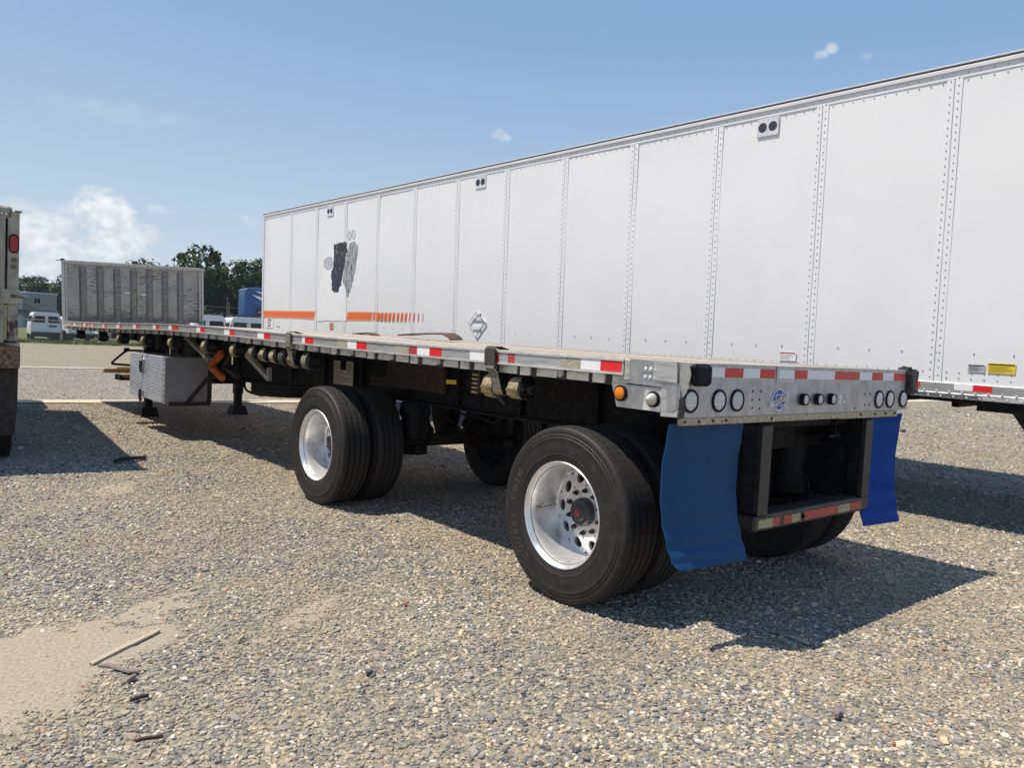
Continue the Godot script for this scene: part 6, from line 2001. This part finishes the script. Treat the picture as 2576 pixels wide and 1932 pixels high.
func semi(at: Vector3, turn: float) -> void: # a sleeper tractor, rear at z = 0, forward is -z, right flank at x = 0
	var t := thing("semi_tractor", "dark blue semi tractor with pale swooshes on its tall sleeper, behind the white vans", "truck", at, turn)
	var s := mb()
	flank(s, [[0.0, 1.0], [0.0, 3.72], [0.06, 3.86], [0.3, 3.93], [1.4, 3.97], [2.4, 3.75], [3.0, 3.1], [3.5, 2.2], [5.2, 1.9], [5.4, 1.0]], 2.3, -2.3)
	obj("cab", s, M.semi_blue, t)
	s = mb()
	flank(s, [[-0.12, 1.2], [-0.12, 3.62], [-0.02, 3.74], [0.22, 3.8], [0.22, 1.2]], 0.05, 0.001)
	obj("side_fairing", s, M.semi_blue, t)
	box_obj("rear_trim", M.semi_blue_light, t, -2.28, -0.02, 3.74, 3.8, 0.0, 0.03, 0.01)
	s = mb()
	flank(s, [[0.05, 3.84], [0.3, 3.9], [1.4, 3.94], [2.3, 3.74], [2.1, 3.7], [1.3, 3.84], [0.3, 3.8]], 0.004, 0.0015)
	obj("roof_band", s, M.semi_blue_light, t)
	for q in [[[0.48, 3.72], [0.93, 3.5], [1.63, 3.1], [2.03, 2.98], [1.43, 3.42], [0.83, 3.68]], [[0.28, 3.5], [0.73, 3.24], [1.33, 2.96], [2.13, 2.75], [1.53, 3.08], [0.83, 3.38]], [[0.03, 3.04], [0.73, 3.02], [2.13, 2.9], [2.13, 2.82], [1.1, 2.94]]]:
		s = mb()
		flank(s, q, 0.004, 0.0015)
		obj("swoosh", s, M.semi_blue_light if q[0][0] < 0.1 else M.emblem_white, t)
	s = mb()
	flank(s, [[0.5, 1.7], [0.5, 2.5], [0.6, 2.74], [0.85, 2.8], [2.6, 2.78], [3.0, 2.2], [3.0, 1.7]], 0.01, 0.0015)
	obj("window_recess", s, M.car_glass, t)
	var mi := node("mirror", t)
	box_obj("mirror_housing", M.hub_grey, mi, 0.2, 0.42, 1.95, 2.4, -1.4, -1.2, 0.03)
	box_obj("mirror_housing", M.print_grey, mi, 0.15, 0.3, 1.95, 2.45, -1.0, -0.9, 0.03)
	for y in [1.92, 2.48]:
		s = mb()
		bar(s, Vector3(0.3, y, -0.6), Vector3(0.2, y, -1.6), 0.03, 0.03, Vector3(0, 1, 0))
		obj("mirror_arm", s, M.chrome, mi)
	box_obj("marker_light", M.lens_red, t, 0.012, 0.03, 1.95, 2.2, -0.7, -0.62)
	box_obj("chassis", M.frame_black, t, -1.7, -0.6, 0.7, 0.99, -5.0, 2.5)
	for z in [-4.6, 0.6, 1.9]:
		for x in [-0.15, -2.15]:
			s = mb()
			rod(s, Vector3(x - 0.15, 0.5, z), Vector3(x + 0.15, 0.5, z), 0.5, 20)
			obj("wheel", s, M.tyre_side, t)
	box_obj("fuel_tank", M.chrome, t, -0.5, -0.02, 0.45, 0.98, -3.0, -1.2, 0.15)

func build_background() -> void:
	van(Vector3(7.45, -0.12, -64.5), -0.1, "white van seen from behind beyond the chain-link fence, between truck and headboard", true)
	van(Vector3(9.9, 0, -37.5), -0.25, "white van with black roof bars just right of the headboard, left of its pair", true)
	van(Vector3(12.1, 0, -37.6), -0.25, "white van partly hidden by the left end of the white box trailer", true)
	semi(Vector3(13.6, 0, -41.8), -1.75)
	car(Vector3(10.2, -0.12, -66.5), 0.15, "white pickup truck facing the fence under the flatbed's front deck edge", M.car_white, true)
	car(Vector3(12.9, -0.12, -67.0), 0.1, "second white pickup truck half hidden behind the flatbed's front winches", M.car_white, true)
	car(Vector3(12.6, -0.12, -75.0), 0.3, "dark blue saloon car parked behind the van, beside the headboard post", M.car_blue, false)
	car(Vector3(16.0, -0.12, -78.0), 0.5, "silver saloon car far behind the white pickup trucks", M.car_silver, false)
	# grey two-storey building with an outside stair
	var b := thing("building", "plain grey two-storey metal building with outside stair, in front of the trees", "building", Vector3(16.5, -0.12, -150.0), 0.12)
	box_obj("wall", M.siding_grey, b, -4.0, 7.6, 0, 5.75, -14.0, 0.0)
	for k in 24: box_obj("siding_rib", M.siding_grey, b, -3.9 + k * 0.48, -3.84 + k * 0.48, 0.0, 5.7, 0.001, 0.03)
	box_obj("roof", M.roof_trim, b, -4.15, 7.75, 5.751, 5.9, -14.1, 0.12, 0.03)
	for q in [[4.1, 4.1], [5.2, 1.2], [0.2, 1.3]]:
		var w := node("window", b)
		box_obj("frame", M.roof_trim, w, q[0] - 0.06, q[0] + 1.06, q[1] - 0.06, q[1] + 0.96, 0.031, 0.05)
		for k in 2: box_obj("pane", M.car_glass, w, q[0] + 0.02 + k * 0.5, q[0] + 0.48 + k * 0.5, q[1], q[1] + 0.9, 0.0505, 0.06)
	for q in [[1.5, 2.9], [1.6, 0.0]]:
		var d := node("door", b)
		box_obj("leaf", M.roof_trim, d, q[0], q[0] + 0.95, q[1] + 0.05, q[1] + 2.1, 0.031, 0.07)
	box_obj("door_shadow", M.car_glass, b, 0.75, 1.4, 2.95, 4.3, 0.031, 0.06)
	box_obj("canopy", M.roof_trim, b, 0.6, 2.9, 5.1, 5.25, 0.03, 1.4)
	box_obj("landing", M.hub_grey, b, 0.7, 2.8, 2.75, 2.87, 0.03, 1.4)
	var st := node("staircase", b)
	for k in 14: box_obj("step", M.hub_grey, st, 2.8 + k * 0.27, 3.07 + k * 0.27, 2.62 - k * 0.19, 2.67 - k * 0.19, 0.3, 1.3)
	var s := mb()
	for z in [0.3, 1.3]:
		bar(s, Vector3(2.8, 3.8, z), Vector3(6.5, 1.1, z), 0.06, 0.06, Vector3(0, 0, 1))
		bar(s, Vector3(2.8, 2.7, z), Vector3(6.5, 0.05, z), 0.06, 0.16, Vector3(0, 0, 1))
		bar(s, Vector3(0.7, 3.8, z), Vector3(2.8, 3.8, z), 0.06, 0.06, Vector3(0, 0, 1))
	obj("handrail", s, M.hub_grey, st)
	# chain-link fence
	var f := thing("chain_link_fence", "grey chain-link fence with a top rail in front of the white van", "fence", Vector3(0, -0.1, -57.0))
	var x0 := 1.0
	var x1 := 34.0
	s = mb()
	rod(s, Vector3(x0, 1.5, 0), Vector3(x1, 1.5, 0), 0.024, 8)
	obj("top_rail", s, M.fence_steel, f)
	for k in 12:
		s = mb()
		rod(s, Vector3(x0 + k * 3.0, 0, 0), Vector3(x0 + k * 3.0, 1.56, 0), 0.035, 8)
		obj("post", s, M.fence_steel, f)
	s = mb()
	var x := x0
	while x < x1:
		for d in [-1.5, 1.5]:
			var a := Vector3(x, 0.04, 0.0)
			var e := Vector3(clampf(x + d, x0, x1), 1.5, 0.0)
			bar(s, a, e, 0.005, 0.005, Vector3(0, 0, 1))
		x += 0.12
	tag(obj("wire_mesh", s, M.fence_steel, f), "", "", "", "stuff")
	# grass along the fence
	var gr := RandomNumberGenerator.new()
	gr.seed = 5
	s = mb()
	for k in 9000:
		var p := Vector3(gr.randf_range(0.0, 36.0), -0.12, gr.randf_range(-61.0, -53.5))
		if fnoise.get_noise_2d(p.x * 0.5, p.z * 0.9) < -0.05: continue
		var h := gr.randf_range(0.08, 0.3)
		var d := Vector3(gr.randf_range(-0.1, 0.1), 0, gr.randf_range(-0.08, 0.08))
		var w := Vector3(gr.randf_range(0.01, 0.03), 0, gr.randf_range(-0.015, 0.015))
		var c := Color(0.1, 0.14, 0.04).lerp(Color(0.22, 0.21, 0.09), gr.randf())
		for q in [p - w, p + w + Vector3(0, h, 0) + d, p + w]:
			s.set_color(c)
			s.set_smooth_group(-1)
			s.add_vertex(q)
	tag(obj("grass", s, M.grass), "rough green grass along the far chain-link fence", "grass", "", "stuff")
	# poles and wires
	for q in [[32.4, -95.0, 5.2], [33.4, -97.0, 4.6]]:
		var p := thing("utility_pole", ["thin wooden utility pole standing left of its neighbour before the trees", "second thin wooden pole just right of the first, before the trees"][0 if q[0] < 33 else 1], "pole", Vector3(q[0], 0, q[1]))
		s = mb()
		rod(s, Vector3.ZERO, Vector3(0, q[2], 0), 0.08, 8, 0.06)
		obj("shaft", s, M.pole_wood, p)
		box_obj("insulator", M.pole_wood, p, -0.06, 0.06, q[2] + 0.001, q[2] + 0.12, -0.06, 0.06)
	for k in 2:
		s = mb()
		var y := 4.0 - k * 1.3
		pipe(s, [Vector3(20.0, y + 0.2, -95.2), Vector3(32.4, y, -95.2), Vector3(46.0, y + 0.1, -95.2)], 0.02, 5, 6)
		tag(obj("overhead_wire", s, M.fence_steel), ["upper thin wire strung past the utility poles", "lower thin wire strung past the utility poles"][k], "wire")
	# trees: a row behind the building, a nearer wood behind the vans; numbered from the left as one sees them
	var ordinal := ["first", "second", "third", "fourth", "fifth", "sixth", "seventh", "eighth", "ninth", "tenth", "eleventh", "twelfth", "thirteenth", "fourteenth", "fifteenth", "sixteenth"]
	for k in 12:
		var u := k - 3
		tree(Vector3(17.0 + u * 3.4 + rng.randf_range(-0.8, 0.8), -0.12, -186.0 + rng.randf_range(-6, 6)), 11.4 - 0.3 * maxi(0, u - 1) + rng.randf_range(-0.7, 0.7), 8.0 + rng.randf_range(-1, 1.5), "%s tree from the left in the far row behind the grey building" % ordinal[k], "trees behind the grey building", k)
	tree(Vector3(33.4, 0, -108.0), 12.9, 8.0, "tallest tree, its rounded top rising above the right end of the headboard", "", 2)
	for k in 12:
		var px := 27.2 + k * 2.3 + rng.randf_range(-0.4, 0.4)
		var hh := 9.6 + 2.0 * smoothstep(37.0, 42.0, px) + rng.randf_range(-0.7, 0.7) + (0.8 if px < 34.0 else 0.0)
		tree(Vector3(px, 0, -113.0 + rng.randf_range(-3, 3)), hh, 7.2 + rng.randf_range(-1, 1), "%s tree from the left in the wood behind the vans and tractor" % ordinal[k], "trees behind the vans and tractor", k)
	for k in 12: # undergrowth closing the foot of the wood
		var px := 26.0 + k * 2.7
		tree(Vector3(px, -0.4, -105.0 + rng.randf_range(-1, 1)), 4.2 + rng.randf_range(-0.8, 0.8), 5.6, "%s low bushy tree from the left at the foot of the wood" % ordinal[k], "low bushy trees at the foot of the wood", k)
	for k in 10: # the wood goes on to the left, out of the frame
		var a := deg_to_rad(-42.0 + k * 5.0)
		tree(Vector3(-4.4 + sin(a) * 165.0, 0, 3.5 - cos(a) * 165.0), 10.0 + rng.randf_range(-2, 2), 13.0, "%s broad tree of the wood left of the box truck" % ordinal[k], "trees left of the box truck", k)

# ---------------------------------------------------------------- small things lying on the gravel
func scrap(called: String, label: String, cat: String, m: Material, a: Vector3, b: Vector3, w: float, th: float, bend := 0.0, taper := 0.5) -> void:
	a.y = ground_y(a.x, a.z)
	b.y = ground_y(b.x, b.z)
	var o := (a + b) * 0.5
	var d := (b - a)
	var l := d.length()
	var t := MeshInstance3D.new()
	var s := mb()
	var n := 7
	var pts := []
	for k in n + 1:
		var u := float(k) / n
		var ww := w * (1.0 - taper * pow(absf(u * 2.0 - 1.0), 2.0)) * (1.0 + 0.3 * fnoise.get_noise_2d(u * 4.0 + a.x * 9.0, a.z))
		pts.append([Vector3(bend * l * (sin(u * PI * 2.0) * 0.5) + 0.08 * w * fnoise.get_noise_2d(u * 9.0, a.x), 0.008 + th * 0.3 * sin(u * PI), (u - 0.5) * l), ww])
	for k in n:
		var p: Vector3 = pts[k][0]
		var q: Vector3 = pts[k + 1][0]
		var wp := Vector3(pts[k][1] * 0.5, 0, 0)
		var wq := Vector3(pts[k + 1][1] * 0.5, 0, 0)
		var up := Vector3(0, th, 0)
		hull8(s, [p - wp, q - wq, q + wq, p + wp, p - wp * 0.85 + up, q - wq * 0.85 + up, q + wq * 0.85 + up, p + wp * 0.85 + up])
	s.generate_normals()
	t.mesh = s.commit()
	t.material_override = m
	t.name = numbered(called)
	add_child(t)
	t.position = o
	t.rotation.y = atan2(d.x, d.z)
	tag(t, label, cat)

func lump(called: String, label: String, m: Material, at: Vector3, r: float, flat := 0.6) -> void:
	var src := pebble_mesh()
	var t := inst(called, src, m, self, Transform3D(Basis(Vector3.UP, at.x * 7.0) * Basis.from_scale(Vector3(r, r * flat, r * 0.8)), at + Vector3(0, r * 0.25 + ground_y(at.x, at.z), 0)))
	tag(t, label, "stone")

func build_debris() -> void:
	scrap("wood_stick", "long pale split stick of wood lying at a slant on the sandy patch", "stick", M.pale_wood, Vector3(-3.61, 0, -0.20), Vector3(-3.26, 0, -0.45), 0.036, 0.009, 0.012, 0.35)
	scrap("bark_strip", "grey-mauve strip of bark beside the lower end of the long pale stick", "bark", M.grey_bark, Vector3(-3.585, 0, -0.175), Vector3(-3.465, 0, -0.02), 0.03, 0.006, 0.1, 0.3)
	scrap("bark_chip", "small curled bark chip just below the bark strip", "bark", M.grey_bark, Vector3(-3.53, 0, 0.06), Vector3(-3.49, 0, 0.02), 0.02, 0.012, 0.1)
	scrap("twig", "dark brown stick nearest the bark chip in the lower left gravel", "stick", M.dark_bark, Vector3(-3.57, 0, 0.25), Vector3(-3.50, 0, 0.24), 0.018, 0.012)
	scrap("twig", "black stick lying lowest on the left side of the gravel", "stick", M.dark_bark, Vector3(-3.64, 0, 0.585), Vector3(-3.55, 0, 0.6), 0.014, 0.01, 0.06)
	scrap("wood_chip", "weathered brown wood chunk on the gravel right of the trailer shadow", "wood", M.grey_bark, Vector3(-1.3, 0, 1.965), Vector3(-1.22, 0, 1.925), 0.032, 0.018)
	scrap("wood_splinter", "pale splinter at the tip of the flatbed's rear shadow", "wood", M.pale_wood, Vector3(-0.60, 0, 1.34), Vector3(-0.62, 0, 1.46), 0.018, 0.01, 0.0, 0.4)
	scrap("wood_splinter", "short tan splinter up the gravel right of the long pale stick", "wood", M.pale_wood, Vector3(-3.0, 0, -0.12), Vector3(-2.95, 0, -0.17), 0.014, 0.008)
	scrap("rubber_strip", "dark snaking strip of tyre rubber near the box truck's shadow", "rubber", M.rubber_torn, Vector3(-2.22, 0, -5.52), Vector3(-1.86, 0, -5.7), 0.06, 0.035, 0.22, 0.4)
	scrap("wood_splinter", "thin grey stick lying inside the flatbed's shadow beside the rear wheel", "wood", M.grey_bark, Vector3(-0.98, 0, 0.78), Vector3(-0.82, 0, 0.8), 0.012, 0.008)
	scrap("red_scrap", "small red plastic scrap on the gravel left of the rear tyre", "scrap", M.red_bit, Vector3(-2.06, 0, -0.14), Vector3(-2.01, 0, -0.17), 0.012, 0.006)
	lump("stone", "white stone on the gravel below the bark strip", M.white_stone, Vector3(-3.33, 0, 0.15), 0.019)
	lump("stone", "bright white stone lowest and right of centre in the gravel", M.white_stone, Vector3(-1.94, 0, 1.74), 0.019)
	lump("stone", "black stone alone on the gravel in the lower middle", M.dark_stone, Vector3(-2.66, 0, 0.52), 0.022, 0.9)
	lump("stone", "rusty orange stone right of the lower gravel's wood chunk", M.rust_stone, Vector3(-0.05, 0, 1.9), 0.017)
	lump("stone", "rusty red stone at the very bottom right gravel", M.rust_stone, Vector3(-1.3, 0, 2.2), 0.015)
	lump("stone", "larger dark stone in the gravel under the white trailer's far shadow", M.dark_stone, Vector3(10.2, 0, -4.2), 0.07)
	lump("stone", "dark clod on the lit ground beyond the white trailer's shadow", M.dark_stone, Vector3(11.2, 0, -3.2), 0.09)
	lump("stone", "flat dark clod left of its neighbour beyond the white trailer's shadow", M.dark_stone, Vector3(9.6, 0, -4.9), 0.1, 0.35)
	var t := thing("rag", "small crumpled white rag on the deck at the foot of the headboard", "rag", Vector3(0.92, 1.492, -12.6))
	inst("cloth", pebble_mesh(), M.rag_white, t, Transform3D(Basis.from_scale(Vector3(0.1, 0.09, 0.12)), Vector3(0, 0.02, 0)))
